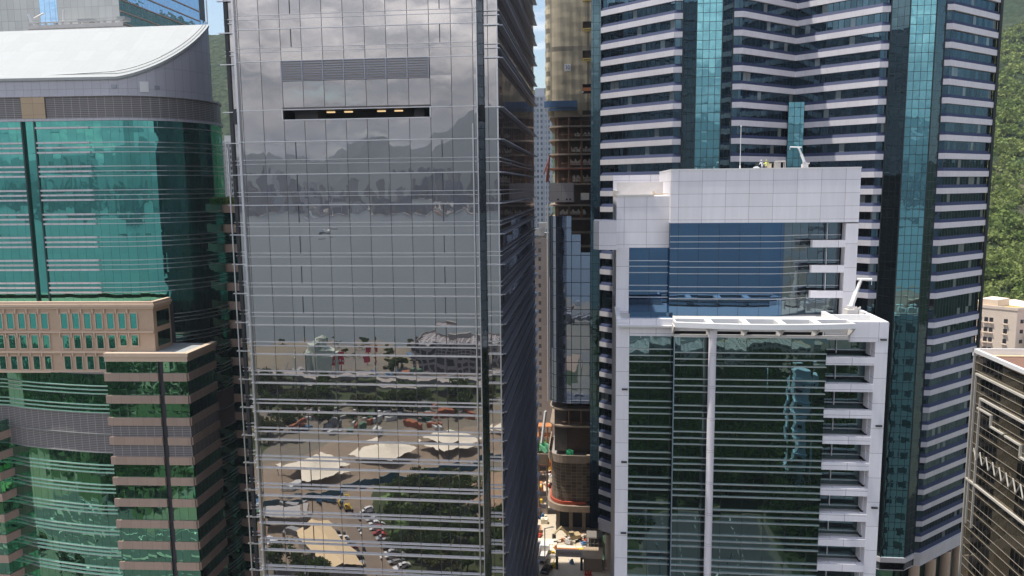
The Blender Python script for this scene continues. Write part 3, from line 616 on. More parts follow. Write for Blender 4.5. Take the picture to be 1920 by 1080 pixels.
def person(label, loc, shirt, trousers, lean, arms, hat):
    t = thing('person', label, 'person', loc)
    me = bpy.data.meshes.new('body'); l = lean
    V = [(0, 0, .95), (l*.4, 0, 1.2), (l*.8, 0, 1.42), (l, 0, 1.52), (l*1.1, 0, 1.66), (l*1.15, 0, 1.78),
         (-.1, 0, .9), (-.12, .02, .5), (-.13, .05, .08), (-.13, -.1, .03), (.1, 0, .9), (.14, -.05, .5), (.15, 0, .08), (.15, -.14, .03),
         (l*.8-.2, 0, 1.40), (arms[0][0], arms[0][1], arms[0][2]), (arms[1][0], arms[1][1], arms[1][2]), (l*.8+.2, 0, 1.40), (arms[2][0], arms[2][1], arms[2][2]), (arms[3][0], arms[3][1], arms[3][2])]
    E = [(0, 1), (1, 2), (2, 3), (3, 4), (4, 5), (0, 6), (6, 7), (7, 8), (8, 9), (0, 10), (10, 11), (11, 12), (12, 13), (2, 14), (14, 15), (15, 16), (2, 17), (17, 18), (18, 19)]
    rr = [.15, .15, .16, .06, .095, .09, .1, .07, .05, .045, .1, .07, .05, .045, .075, .05, .038, .075, .05, .038]
    me.from_pydata(V, E, []); o = bpy.data.objects.new('body', me); COL.objects.link(o); o.parent = t
    sk = o.modifiers.new('skin', 'SKIN'); 
    for i, r in enumerate(rr): me.skin_vertices[0].data[i].radius = (r, r*.8)
    me.skin_vertices[0].data[0].use_root = True
    sb = o.modifiers.new('sub', 'SUBSURF'); sb.levels = 1; sb.render_levels = 2
    dg = bpy.context.evaluated_depsgraph_get(); m2 = bpy.data.meshes.new_from_object(o.evaluated_get(dg)); o.modifiers.clear(); o.data = m2
    skin = plain('skin', (.45, .28, .19), .6); m2.materials.clear()
    for mm in (shirt, trousers, skin): m2.materials.append(mm)
    for p in m2.polygons:
        c = p.center; p.material_index = 2 if c.z > 1.53 else (1 if c.z < .95 and abs(c.x) < .3 else 0)
        p.use_smooth = True
    h = MB(); h.lathe((l*1.12, 0, 1.74), [(.125, 0), (.12, .06), (.08, .12), (.0, .14)], 10); h.lathe((l*1.12, 0, 1.735), [(.17, 0), (.12, .02)], 10)
    h.v = [(x+loc[0], y+loc[1], z+loc[2]) for x, y, z in h.v]; h.build('helmet', hat, t, True); t.scale = (1, 1, 1)
    return t
if not hasattr(bpy.types.Mesh, 'skin_vertices'): pass
WSH = plain('white_shirt', (.75, .75, .75), .8); HIV = plain('yellow_vest', (.72, .75, .18), .8)
person('worker in white shirt bending forward on the penthouse roof', (27.35, 130.7, 97.1), WSH, plain('grey_trousers', (.5, .5, .5), .8), -.12, [(-.42, -.1, 1.25), (-.5, -.25, 1.05), (.3, -.1, 1.15), (.28, -.25, .9)], WPAINT)
person('worker in yellow vest with raised arms beside a crate', (28.0, 130.8, 97.1), HIV, plain('pale_trousers', (.42, .38, .32), .8), .05, [(-.3, -.1, 1.2), (-.1, -.3, 1.3), (.38, -.1, 1.25), (.4, -.3, 1.5)], plain('yellow_helmet', (.8, .7, .15), .5))

# ================================================================ teal chevron tower (right)
T = thing('office_tower', 'huge dark teal tower with pale lilac bands folded into chevrons', 'office tower', (44, 195, 0))
PL = [(-.7, 200), (-.7, 184.9), (1.5, 184.9), (16.9, 172), (18.8, 172), (21.3, 169.5), (26.6, 169.5), (29.2, 172), (31.3, 172), (45.2, 184), (59.2, 172), (61.0, 172), (63.8, 169.5), (68.9, 169.5), (71.8, 172), (73.3, 172), (88.4, 184.7), (88.4, 226), (-.7, 226)]
core = offset(PL[1:17], -.7); f = MB(); f.prism(core+[(87.7, 225), (0, 225)], 9.5, 146); f.build('tower_core', MIR3, T)
f = MB(); f.prism(PL[1:], 146, 147); f.build('roof_slab', ALUD, T)
TOPS = [131.2+3.73*k for k in range(3, 0, -1)]+[131.2, 127.4, 123.7, 120.1, 116.3, 112.5, 108.7, 104.9, 101.1, 97.4, 93.8, 90.1, 86.5, 82.8, 79.0, 75.2, 71.4, 65.0, 61.3, 57.5, 53.7, 50.0, 46.1, 42.2, 38.3, 34.7, 31.0, 27.3, 23.6, 19.9, 16.3, 12.5]
SEG = [PL[2:5], PL[7:12], PL[14:17]+[(88.4, 226)]]
for k, zt in enumerate(TOPS):
    zb = zt-1.2; znext = TOPS[k-1]-1.27 if k else 146
    for sg in SEG:
        b = MB(); s = MB(); g = MB(); b.strip(sg, zb, zt, 0.0, .8)
        o1, o2 = offset(sg, -.02), offset(sg, -.42)
        for i in range(len(sg)-1):
            s.poly([(*o1[i], zt+.01), (*o1[i+1], zt+.01), (*o2[i+1], zt+.72), (*o2[i], zt+.72)])
        g.wall(offset(sg, -.44), zt+.0, znext, 0)
        b.build('spandrel_band', BAND3, T); s.build('sloping_sill', BLUE3, T); g.build('window_band', G3W, T)
seg('base_band', PL[2:17], 11.25, 12.4, .25, .5, BAND3, T)
g = MB(); g.wall(PL[0:3], 9.5, 146); g.build('corner_glazing', G3D, T)
for a in (4, 11):
    for w in (PL[a:a+2], PL[a+2:a+4]): g = MB(); g.wall(w, 9.5, 146); g.build('return_glazing', G3D, T)
    g = MB(); g.wall(PL[a+1:a+3], 9.5, 146); g.build('glass_shaft', G3S, T)
    for p in (PL[a], PL[a+1], PL[a+2], PL[a+3]): bx('corner_trim', MIR3, T, p[0]-.1, p[0]+.1, p[1]-.12, p[1]+.1, 9.5, 146)
f = MB(); f.box(43.5, 46.9, 182.0, 184, 20, 113.2); f.build('centre_shaft', G3S, T)
f = MB(); f.box(88.2, 88.75, 184.4, 185.2, 9.5, 146); f.build('corner_trim', MIR3, T)
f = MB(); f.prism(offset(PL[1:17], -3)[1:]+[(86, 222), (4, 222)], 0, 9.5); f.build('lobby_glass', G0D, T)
f = MB(); f.prism(PL[2:17]+[(88.4, 226), (1.5, 226)], 9.3, 11.25); f.build('soffit_slab', BAND3, T)
for x, y in ((4.2, 182.6), (10, 177.8), (17.8, 173), (30.3, 173), (60.2, 173), (72.6, 173), (77.6, 176.5), (82.6, 180.6), (87.2, 184.9), (52, 179), (38, 179)):
    f = MB(); f.lathe((x, y, 0), [(1.35, 0), (1.35, .6), (1.1, .8), (1.1, 9.4)], 20); f.build('column', BEIGEL, T, True)

# ================================================================ tower under construction
T = thing('unfinished_tower', 'tower under construction: tan netting above, bare floors, blue glass below', 'construction site', (-4, 212, 0))
def rplan(x0, y0, r, x1, yb): return [(x0, yb)]+arc(x0+r, y0+r, r, 180, 270, 8)+[(x1, y0)]
PC = rplan(-11.9, 205, 4.5, 4, 232)
f = MB(); f.prism(rplan(-10.5, 208.6, 2.5, 3.5, 231), 7, 116); f.build('core_wall', plain('raw_core_brown', (.14, .095, .07), .9, var=.4, scale=.4), T)
SLB = plain('site_concrete', (.30, .235, .18), .85, var=.35, scale=.6)
for z in (113.4, 110.8, 107.3, 103.6, 99.9, 95.8, 90.2, 86.6, 83, 79.3, 34.4, 29.6):
    f = MB(); f.strip(PC, z-.45, z, .05, 6); f.build('floor_slab', SLB, T)
for z0, z1 in ((103.6, 107.3), (99.9, 103.6), (95.8, 99.9), (107.3, 110.8), (86.6, 90.2), (29.6, 34.4), (110.8, 113.4)):
    f = MB()
    for x, y in ((-9.5, 206.8), (-6.5, 205.8), (-3.2, 205.8), (.2, 205.8)): f.bar((x, y, z0), (x, y, z1-.4), .22)
    for k in range(9): x = -8+k*1.1; f.bar((x, 205.4, z0), (x+random.uniform(-.2, .2), 205.4, z0+1.1), .04)
    f.bar((-8.5, 205.3, z0+1.1), (3, 205.3, z0+1.1), .05); f.build('post_row', plain('rusty_formwork', (.27, .15, .09), .8, var=.4), T)
TARP = plain('pale_tarpaulin', (.58, .52, .44), .8, var=.3, scale=1.5)
for i, (x0, x1, z0, h) in enumerate(((-5.6, .5, 96.2, 2.0), (-6.2, .2, 100.6, 1.7), (-6, 1, 104, 1.5), (-5, 0, 108, 1.2), (-9, -2, 87.5, 1.6))):
    f = MB(); n = 14
    for k in range(n):
        a = x0+(x1-x0)*k/n; b = x0+(x1-x0)*(k+1)/n; ya = 206+.25*math.sin(k*1.9+i); yb = 206+.25*math.sin((k+1)*1.9+i); ha = h*(.7+.3*math.sin(k*2.3+i)); hb = h*(.7+.3*math.sin((k+1)*2.3+i))
        f.poly([(a, ya, z0), (b, yb, z0), (b, yb, z0+hb), (a, ya, z0+ha)]); f.poly([(b, yb+.08, z0), (a, ya+.08, z0), (a, ya+.08, z0+ha), (b, yb+.08, z0+hb)])
    f.build('hanging_sheet', TARP, T)
f = MB(); f.box(-11.7, -5.2, 204.4, 206.5, 90.9, 95.9); f.build('wrapped_lift_housing', panels('dusty_white_wrap', (.42, .38, .37), 3.2, 2.4, line=.06, var=.06), T)
for x in (-9.6, -7.3, -6.4): f = MB(); f.box(x, x+.5, 204.3, 204.39, 91.4, 91.8); f.build('vent', DARK, T)
f = MB(); f.box(-3.4, -1.2, 204.6, 205.6, 91.4, 93.2); f.build('site_cabin', WPAINT2, T)
f = MB()
for z in (99.4,): f.strip(rplan(-12.9, 204, 4.5, 4, 215), z, z+.35, 0, .25)
for k in range(8): f.bar((-12.6+.1*k, 204.8, 96.2), (-11.6, 204.9, 103.2), .09)
f.bar((-13.2, 205.4, 98.2), (-11.4, 205.2, 103.2), .14); f.build('red_safety_beam', plain('dull_red_steel', (.26, .09, .06), .7), T)
# netting
f = MB(); base = rplan(-12.6, 204.2, 4.2, 4, 230); nseg = 70; tot = []
L = [0]; 
for a, b in zip(base[:-1], base[1:]): L.append(L[-1]+math.hypot(b[0]-a[0], b[1]-a[1]))
def onpath(d):
    for i in range(len(base)-1):
        if d <= L[i+1]+1e-6: t = (d-L[i])/(L[i+1]-L[i]); return (base[i][0]+(base[i+1][0]-base[i][0])*t, base[i][1]+(base[i+1][1]-base[i][1])*t)
    return base[-1]
zs = [113.2, 114.5, 116.5]+[117.5+1.2*k for k in range(28)]
def npnt(i, j):
    d = L[-1]*i/nseg; x, y = onpath(d); z = zs[j]; w = .035*math.sin(i*1.7+z*.15)+.03*math.sin(z*1.7+i*.25)
    if d < L[5]: w += .38*abs(math.sin(z*.9+i*.2))*(1 if d > L[1]-3 else .5)   # billowing flank
    if z < 116: w -= (116-z)*.45
    return (x-w*.7*(1 if d < L[6] else 0), y-w, z)
for i in range(nseg):
    for j in range(len(zs)-1):
        x, y, z = npnt(i, j)
        q = [npnt(i, j), npnt(i+1, j), npnt(i+1, j+1), npnt(i, j+1)]
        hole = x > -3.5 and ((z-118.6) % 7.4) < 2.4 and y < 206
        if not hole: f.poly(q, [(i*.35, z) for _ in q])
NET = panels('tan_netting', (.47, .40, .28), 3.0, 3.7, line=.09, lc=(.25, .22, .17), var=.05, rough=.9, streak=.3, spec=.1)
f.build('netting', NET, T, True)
f = MB(); f.strip([(-3.7, 205.4), (4, 205.4)], 112, 150, 0, .2); f.build('shadowed_wall', plain('opening_shade_brown', (.075, .055, .045), .9, var=.4), T)  # backing of the netting openings; the shade inside them is in its dark colour
for k, z in enumerate((119.4, 126.8, 134.2, 141.6)):
    f = MB(); f.box(-2.9, 1.5, 203.6, 203.75, z-.1, z+.75); f.build('barrier_board', plain('board_%s' % ('yellow' if k else 'orange'), (.62, .44, .12) if k else (.6, .2, .07), .7), T)
    f = MB(); f.box(-2.6, -.9, 203.55, 203.59, z+.25, z+.38) if k else f.box(-3.1, -2.7, 203.5, 203.6, z-.5, z-.2); f.build('board_marking', DARK if k else WPAINT, T)
f = MB(); f.strip(rplan(-14.2, 202.8, 4.5, -4.3, 216)[5:], 115.3, 116.9, 0, .15); f.strip(rplan(-13.2, 203.8, 4.5, -4.3, 216)[5:], 114.5, 115.3, 0, .15); f.build('debris_catch_fan', plain('blue_tarp', (.045, .10, .20), .6, var=.25), T)
f = MB(); f.box(-7.6, -6.0, 203.75, 203.9, 124.4, 126.2); sg = f.build('floor_number_sign', WPAINT, T)
t_ = text('floor_number', '30', 1.35, plain('navy_paint', (.03, .04, .12), .6), (-6.8, 203.7, 125.3), (R(90), 0, 0), None); t_.parent = sg; t_.location = tuple(a-b for a, b in zip((-6.8, 203.7, 125.3), WL[T.name]))
# glazing 36..87 with the stepped top edge
GP = offset(PC, .25)
def gz(pts, z0, z1): f = MB(); f.wall(pts, z0, z1); f.build('curtain_wall', G4, T)
cw = [p for p in GP]
gz(cw[:-1]+[(-5.9, cw[-1][1])], 36.1, 87.2); gz([(-5.9, cw[-1][1]), (-3.4, cw[-1][1])], 36.1, 82.3); gz([(-3.4, cw[-1][1]), (4, cw[-1][1])], 36.1, 77.5)
f = MB(); f.bar((-12.3, 206.5, 36), (-12.3, 206.5, 90.5), .12); f.build('hoist_mast', WPAINT2, T)
# lower bare structure
f = MB(); f.box(-10.6, -7.2, 206.5, 212, 22, 36); f.box(-7.2, 4, 209, 212, 22, 36); f.box(3, 4, 206, 212, 22, 36); f.build('bare_wall', CONCD, T)
RP = rplan(-12.4, 201.5, 5.2, -1.7, 222)
f = MB(); f.strip(RP, 20.2, 22.4, 0, .3); f.box(-1.7, 4, 203, 204, 20.0, 22.0); f.build('ring_beam', SLB, T)
f = MB(); f.prism([(p[0], p[1]) for p in offset(RP, -.4)]+[(-2, 224), (-11, 224)], 20.3, 20.8); f.build('deck', CONC, T)
RD = rplan(-11.4, 203, 4.6, -1.8, 222)
f = MB(); f.wall(RD, 8.6, 20.3); f.wallq(RD[-1], (4, 205), 8.6, 20.3); f.build('debris_mesh', panels('brown_mesh', (.12, .09, .065), 1.5, .9, line=.09, lc=(.26, .23, .2), var=.35, rough=.9), T)
f = MB(); f.strip(offset(RD, .5), 8.0, 8.8, 0, .5); f.build('red_skirt', plain('red_skirt', (.42, .08, .04), .7), T)
f = MB(); f.strip(offset(RD, 1.3)+[(4, 202)], 6.2, 7.9, 0, 2.2); f.box(-2, 5, 201.8, 206, 6.3, 7.7); f.build('transfer_beam', SLB, T)
f = MB(); f.box(-10, 4, 206, 222, 0, 8); f.build('lower_void_shade', SLOT, T)  # solid near-black box: shade of the open ground floor put in as colour
for x in (-9.6, -6, -2.4, 1.4): f = MB(); f.box(x-.5, x+.5, 203.6, 204.6, 0, 6.3); f.build('pier', CONCD, T)
# ================================================================ round green tower (left)
T = thing('office_tower', 'round green-glass tower with a white sloping roof and brown granite base', 'office tower', (-95, 150, 0))
Fr = frame(-73.7, 130, 3.0)
DR = [(-165, 133.2), (-90.4, 137)]+arc(-90.4, 151, 14, -84, 88, 24)
dz = lambda y, s=.83: 115.9+(y-137.0)*s
f = MB(); cd = offset(DR, -.25); f.prism(cd+[(-92, 165.5), (-165, 165.5)], 0, 112); f.build('tower_core', DARK, T)
f = MB()   # cladding wall whose top follows the roof slope
u = 0
pts = [(-165+75*i/12., 133.2+3.8*i/12.) for i in range(12)]+[(-90.4, 137)]+arc(-90.4, 151, 14, -86, 0, 26)
for a, b in zip(pts[:-1], pts[1:]):
    Ln = math.hypot(b[0]-a[0], b[1]-a[1]); za, zb = dz(max(a[1], 137)), dz(max(b[1], 137))
    f.poly([(a[0], a[1], 112.7), (b[0], b[1], 112.7), (b[0], b[1], zb), (a[0], a[1], za)], [(u, 112.7), (u+Ln, 112.7), (u+Ln, zb), (u, za)]); u += Ln
f.wallq((-76.4, 151.15), (-165, 151.15), 108.4, 127.5, 0); f.build('crown_cladding', CLAD0, T)
f = MB(); e = [(*p, dz(max(p[1], 137))+.02) for p in offset(pts, .25)]; ridge = [(p[0], 151.2, dz(151.2)) for p in pts]
for i in range(len(pts)-1): f.poly([e[i], e[i+1], ridge[i+1], ridge[i]])
for i in range(len(pts)-1): f.poly([(e[i][0], e[i][1], e[i][2]-.5), (e[i+1][0], e[i+1][1], e[i+1][2]-.5), e[i+1], e[i]])
f.build('sloping_roof', ROOFW, T)
f = MB(); o1 = [(*p, dz(max(p[1], 137))) for p in offset(pts, -.55)]
for a, b in zip(o1[:-1], o1[1:]): f.bar((a[0], a[1], a[2]+.55), (b[0], b[1], b[2]+.55), .07)
f.build('gutter_line', plain('gutter_grey', (.45, .46, .46), .6), T)
f = MB(); f.wall(DR, 108.5, 112.5, .4); f.build('louvre_band', LOUV, T)
f = MB(); f.strip(DR, 112.5, 112.8, .3, .2); f.strip(DR, 108.05, 108.5, .35, .2); f.build('trim_ring', CLAD0, T)
f = MB(); f.wall([(-106.2, 135.9), (-101.6, 136.15)], 108.55, 112.45); f.build('tan_panel', panels('tan_sheet', (.46, .34, .22), 2.3, 2.1, line=.04), T)
for x, w, h in ((-88.3, .55, .3), (-81.6, .45, .28), (-83.4, .75, 1.5)):
    f = MB(); y = 151-math.sqrt(14**2-max(0, x+90.4)**2); a = math.atan2(y-151, x+90.4); n = Vector((math.cos(a), math.sin(a), 0)); tt = Vector((-n.y, n.x, 0))
    f.obox(Vector((x, y, 114.2))+n*.04, tt*w, n*.05, Vector((0, 0, h/2+.2))); f.build('access_panel', WPAINT if h > 1 else ALUD, T)
fl = [(103.5-4.62*i) for i in range(7)]
ZG = [108.1, 104.7, 100.3, 95.9, 91.4, 87.0, 82.6, 78.2, 73.5]
for a, b in zip(ZG[:-1], ZG[1:]):
    g = MB(); g.wall(DR, b, a, .4); g.build('glass_row', G0, T)
SSW = panels('sunshade_white', (.62, .58, .60), 1.65, 9, line=.05, var=.05)
FT = [106.8, 103.15, 98.75, 94.3, 89.8, 85.45, 81.05, 76.7]
for i, z in enumerate(FT):
    for d in ((0,) if i == 0 else (.9, 0, -.9)):
        seg('white_sunshade', [(-165, 133.2), (-106.6, 136.18)], z+d-.16, z+d+.16, .35, 0, SSW, T); seg('white_sunshade', [(-103.9, 136.3), (-93.6, 136.83)], z+d-.16, z+d+.16, .35, 0, SSW, T)
        seg('drum_rail', [(-93.55, 136.84)]+DR[1:], z+d-.05, z+d+.07, .28, 0, ALU, T)
f = MB(); f.strip([(-106.5, 136.18), (-106.2, 136.2)], 73, 108.0, .5); f.strip([(-104.2, 136.3), (-103.95, 136.3)], 73, 108.0, .2); f.build('vertical_slot_trim', plain('green_black_trim', (.015, .05, .045), .4), T)
# beige storeys
A = lambda x: 132+(x+80.7)*math.tan(R(3))
f = MB(); f.prism([(-165, A(-165)), (-80.7, 132), (-80.7, 137.7), (-84, 138.5), (-165, A(-165)+8)], 61.6, 74.0); f.build('beige_wall', BEIGE, T)
AP = [(-165, A(-165)), (-80.7, 132), (-80.7, 137.7)]; AQ = [(-165, A(-165)), (-89, A(-89))]
for z0, z1, o_, i_ in ((73.9, 74.35, .55, .5), (74.35, 74.8, .35, .5), (73.45, 73.9, .25, .1)): seg('cornice', AP, z0, z1, o_, i_, BEIGEL, T)
seg('sill_course', AQ, 65.15, 65.5, .4, .1, BEIGEL, T); seg('sill_course', AP[:2], 68.95, 69.25, .35, .1, BEIGEL, T); seg('sill_course', AQ, 61.4, 61.8, .35, .1, BEIGEL, T)
WINM = glass('green_sash_window', (.10, .42, .34), (.01, .05, .042), 5, 5, tilt=.01, mull=0, hm=False)
cols = []
x = -82.9-2.15
while x > -125:
    cols.append(x); x -= 2.2
    if abs(x+100.9+0) < 1.0 or abs(x+119) < 1.0: x -= 1.6
for i, xw in enumerate(cols):
    for r, (z0, z1) in enumerate(((69.75, 72.6), (66.0, 68.5), (62.0, 64.5))):
        if r == 2 and xw > -89.4: continue
        if r == 1 and xw > -88.5: z0 += .55
        y = A(xw+.62); f = MB(); f.wallq((xw, A(xw)-.02), (xw+1.25, A(xw+1.25)-.02), z0, z1); w = f.build('window', WINM, T)
        f = MB(); f.box(xw-.16, xw, y-.16, y-.0, z0-.1, z1+.16); f.box(xw+1.25, xw+1.41, y-.16, y, z0-.1, z1+.16); f.box(xw, xw+1.25, y-.16, y, z1, z1+.16); f.box(xw-.1, xw+1.35, y-.22, y, z0-.16, z0)
        k = f.build('window_frame', BEIGEL, w) if 0 else f.build('window_frame', BEIGEL, T)
        k.parent = w
    if i % 1 == 0:
        for z in (73.1, 68.6, 65.0):
            if z < 66 and xw > -89: continue
            f = MB(); y = A(xw-.35); f.box(xw-.5, xw-.25, y-.36, y, z-.5, z+.32); f.build('console_bracket', BEIGEL, T)
# side windows of the beige storeys
f = MB(); f.wallq((-80.66, 133), (-80.66, 137.2), 69.9, 72.8); f.wallq((-80.66, 133), (-80.66, 137.2), 66.2, 68.9); f.build('side_window', G0D, T)
# granite block B
def bandblock(poly, zs_, bh, glassm, zmax, louv=(), name='glass_row', out=.3):
    zp = 0
    for z in sorted(zs_)+[zmax]:
        if z-zp > .4 and zp < zmax:
            m_ = LOUV if any(a < (z+zp)/2 < b for a, b in louv) else glassm
            g = MB(); g.wall(poly, zp, min(z, zmax), .5); g.build(name if m_ is glassm else 'louvre_row', m_, T)
        zp = z+bh
    for z in zs_:
        f = MB(); f.strip(poly, z, z+bh, out, .3); f.build('granite_band', BROWN, T)
zB = [60.4, 56.2, 52.0, 48.3, 44.5, 40.5, 36.3, 32.1, 27.9, 23.8, 19.8, 15.7, 11.7, 7.6, 3.5]
b0, b1, b2, b3, b4, b5 = Fr(-15.2, 0), Fr(-5.4, 0), Fr(-5.4, .9), Fr(-4.4, .9), Fr(-4.4, 0), Fr(0, 0)
side = (-73.75, 140.5); LVB = ((44.6, 52.0),)
f = MB(); f.prism([Fr(-15, .3), Fr(-.3, .3), (-74, 140), (-88, 140)], 0, 65); f.build('block_core', DARK, T)
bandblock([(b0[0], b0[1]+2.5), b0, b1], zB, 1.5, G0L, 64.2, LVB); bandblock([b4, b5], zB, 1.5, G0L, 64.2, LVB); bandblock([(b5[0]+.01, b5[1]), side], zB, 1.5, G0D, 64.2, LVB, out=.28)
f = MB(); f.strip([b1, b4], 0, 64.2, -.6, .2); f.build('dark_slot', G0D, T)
f = MB(); f.strip([b0, b5, side], 64.1, 65.0, .35, .5); f.strip([b0, b5, side], 65.0, 65.7, .6, .5); f.build('cornice', BEIGEL, T)
f = MB(); f.poly([(*Fr(-15, .4), 65.4), (*Fr(-.4, .4), 65.4), (-74.2, 140, 65.4), (-88, 140, 65.4)]); f.build('block_roof', ROOFW, T)
# curved lower front
MC = [(-125, 134.5), (-112, 133.2), (-108, 131.9), (-103, 130.9), (-97, 130.0), (-92, 129.5), (-88.7, 129.5)]
MC = offset(MC, 0)
f = MB(); f.prism([(p[0], p[1]+.3) for p in MC]+[(-88.7, 136), (-125, 136)], 0, 61.5); f.build('podium_core', DARK, T)
zp = 61.5
for z in [57.8, 54.2, 50.2, 46.6, 42.6, 38.7, 34.6, 30.4, 26.2, 22.2, 18.1, 14.0, 9.9, 5.8, 1.7]:
    lv = 45.6 < (z+zp)/2 < 52.5
    g = MB(); g.wall(MC, z, zp, .3); g.build('louvre_row' if lv else 'glass_row', LOUV if lv else G0L, T); zp = z
    for d in ((0,) if lv else (0, .75, 1.5)): seg('front_rail', MC, z+d-.04, z+d+.07, .28, 0, ALU, T)
# outer left granite block
bandblock([(-135, 129.4), (-113.2, 130.4), (-112.6, 134)], [z-.4 for z in zB if z < 52], 1.5, G0L, 51.5)
# drum below the beige storeys (seen at the right)
DBL = plain('dull_bronze_louvre', (.16, .13, .125), .5, var=.1)
DL = arc(-90.4, 151, 14.05, -50, 60, 20)
zp = 73.5
for k in range(18):
    z = zp-3.95; lv = 44 < (z+zp)/2 < 52.5
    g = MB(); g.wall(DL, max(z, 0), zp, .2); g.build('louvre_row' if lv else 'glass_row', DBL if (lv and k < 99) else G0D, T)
    for d in ((0,) if lv else (.1, .85, 1.6)): seg('lower_drum_rail', DL, z+d-.05, z+d+.07, .3, 0, ALU, T)
    zp = z
    if zp < 1: break
# rear wing with bands
zW = [90.3, 86.2, 82.1, 78, 74, 70, 66, 62, 58, 54, 50, 46, 42, 38, 34, 30, 26, 22, 18, 14, 10, 6]
f = MB(); f.box(-81.5, -68.5, 153.3, 172, 0, 90); f.build('wing_core', DARK, T)
bandblock([(-82, 153), (-76, 153), (-73.0, 152.6), (-68, 152.6), (-68, 172)], zW, 1.7, G0D, 91.5)

# planter on the rear wing
PLM = leafmat('planter_green', (.14, .26, .03), (.34, .42, .08), .8)
rg = np.random.default_rng(9); v = quads_cloud(900, lambda n: rg.random((n, 3))*[9, 3, 1.5]+[-79, 153.4, 92], .22, rg)
o = bpy.data.objects.new('roof_hedge', mesh_quads('roof_hedge', v, PLM)); COL.objects.link(o); tag(o, 'bright yellow-green hedge on the roof of the banded rear wing', 'hedge')

# ================================================================ blocks behind at the left
T = thing('office_tower', 'pale grey and sky-blue glass tower behind the white sloping roof', 'office tower', (-215, 295, 0))
GP6 = panels('pale_glass_cladding', (.50, .51, .49), 2.6, 4.1, line=.14, lc=(.33, .34, .33), var=.06, rough=.25, metal=.3)
f = MB(); f.box(-280, -167.4, 266.5, 329, 0, 190); f.build('tower_core', DARK, T)
for a, b, m_ in ((-280, -197.3, GP6), (-197.3, -190.5, G6), (-190.5, -166.95, GP6)):
    f = MB(); f.wallq((a, 266), (b, 266), 100, 190); f.build('front_wall', m_, T)
G6B = glass('mid_blue_glass', (.20, .34, .50), (.02, .06, .11), 2.0, 3.9, tilt=.002, wave=.003, mull=.12, mc=(.10, .16, .24), hm=False)
f = MB(); f.wallq((-166.9, 266), (-166.9, 323), 100, 190); f.wallq((-166.9, 323.4), (-166.9, 330), 100, 167); f.build('side_glazing', G6, T)
for z in range(102, 190, 4):
    f = MB(); f.box(-166.88, -166.5, 266, 323, z, z+.35); f.build('orange_fin', plain('copper_fin', (.40, .27, .2), .5), T) if z % 12 == 2 or z in (154, 158, 162, 166, 170) else None
f = MB(); f.box(-196.8, -160, 258, 266, 100, 151.2); f.box(-196, -161, 257.8, 258.1, 151.2, 152.4); f.box(-196, -161, 257.8, 258.1, 153.0, 153.4)
for k in range(12): f.box(-196+k*3.1, -195.2+k*3.1, 257.9, 258.2, 151, 153.4)
f.build('plant_terrace', WPAINT2, T)
f = MB(); f.box(-178, -172, 258.5, 262, 153.4, 154.1); f.box(-163.5, -160.5, 258.4, 262, 153.4, 154.6); f.build('terrace_awning', ROOFW, T)
f = MB(); f.bar((-195, 259, 152), (-196.4, 259, 156.5), .35); f.bar((-194.4, 259, 155), (-190.6, 259, 156.6), .22); f.bar((-183.4, 259, 154), (-183, 259, 157.5), .3); f.build('terrace_crane', WPAINT, T)
f = MB(); f.bar((-166, 328, 166), (-166, 328, 176), .2); f.build('mast', WPAINT, T)

def apartment(name, label, x0, x1, y0, y1, h, mat, ribs=0, roofh=2.5, ribm=None, cat='apartment block'):
    t = thing(name, label, cat, ((x0+x1)/2, (y0+y1)/2, 0))
    f = MB(); f.box(x0, x1, y0, y1, 0, h); f.build('wall', mat, t)
    f = MB(); f.box(x0-.2, x1+.2, y0-.2, y0+.3, h, h+1.1); f.box(x0+.1, x0+.5, y0+.3, y1, h, h+1.1); f.box(x1-.5, x1-.1, y0+.3, y1, h, h+1.1)
    if roofh: f.box(x0+(x1-x0)*.3, x0+(x1-x0)*.7, y0+2, y0+7, h, h+roofh+1)
    f.build('roof', ribm or mat, t)
    if ribs:
        f = MB(); n = ribs
        for k in range(n+1):
            x = x0+(x1-x0)*k/n; f.box(x-.25, x+.25, y0-.9, y0-.01, 0, h+.5)
        f.build('ribs', ribm or mat, t)
    return t
apartment('apartment_tower', 'white apartment tower with balconies seen in the slit left of the mirror-glass tower', -203, -186, 400, 416, 120, punched('white_flats', (.62, .62, .63), (.10, .12, .14), 2.7, 3.0, 1.5, 1.7), 5, 3, plain('white_render', (.68, .68, .68), .8, var=.06))
apartment('apartment_tower', 'slender blue-grey apartment tower in the gap beside the unfinished tower', -36, -23.6, 430, 448, 143.6, punched('blue_grey_flats', (.36, .40, .45), (.10, .13, .16), 2.1, 3.0, 1.1, 1.5), 4, 4, plain('blue_grey_render', (.42, .45, .5), .8, var=.06))
apartment('apartment_tower', 'taller blue-grey apartment tower with pink-capped roof behind the gap', -62, -46, 640, 660, 168, punched('pinkish_flats', (.42, .42, .46), (.14, .17, .2), 2.4, 3.0, 1.3, 1.5), 4, 4, plain('rose_render', (.5, .42, .42), .8, var=.06))
t = apartment('apartment_block', 'beige plain-walled apartment block standing low in the street gap', -24, -11.5, 268, 290, 75.6, punched('taupe_flats', (.42, .36, .33), (.09, .085, .09), 2.6, 3.1, 1.0, 1.4, uo=24.6), 0, 1.5, plain('pale_taupe', (.50, .43, .38), .8))
f = MB(); f.box(-18.3, -11.2, 267.4, 267.98, 0, 77); f.build('blank_wall', panels('taupe_blank', (.44, .37, .34), 5.2, 9.3, line=.1, lc=(.3, .26, .24), var=.05), t)
f = MB(); f.box(-22, -15.5, 268.5, 271, 75.7, 79); f.box(-21, -17, 267.6, 268.4, 78, 80.5); f.box(-19, -16, 267.5, 269, 80.8, 82.5); f.build('roof_shed', WPAINT2, t)
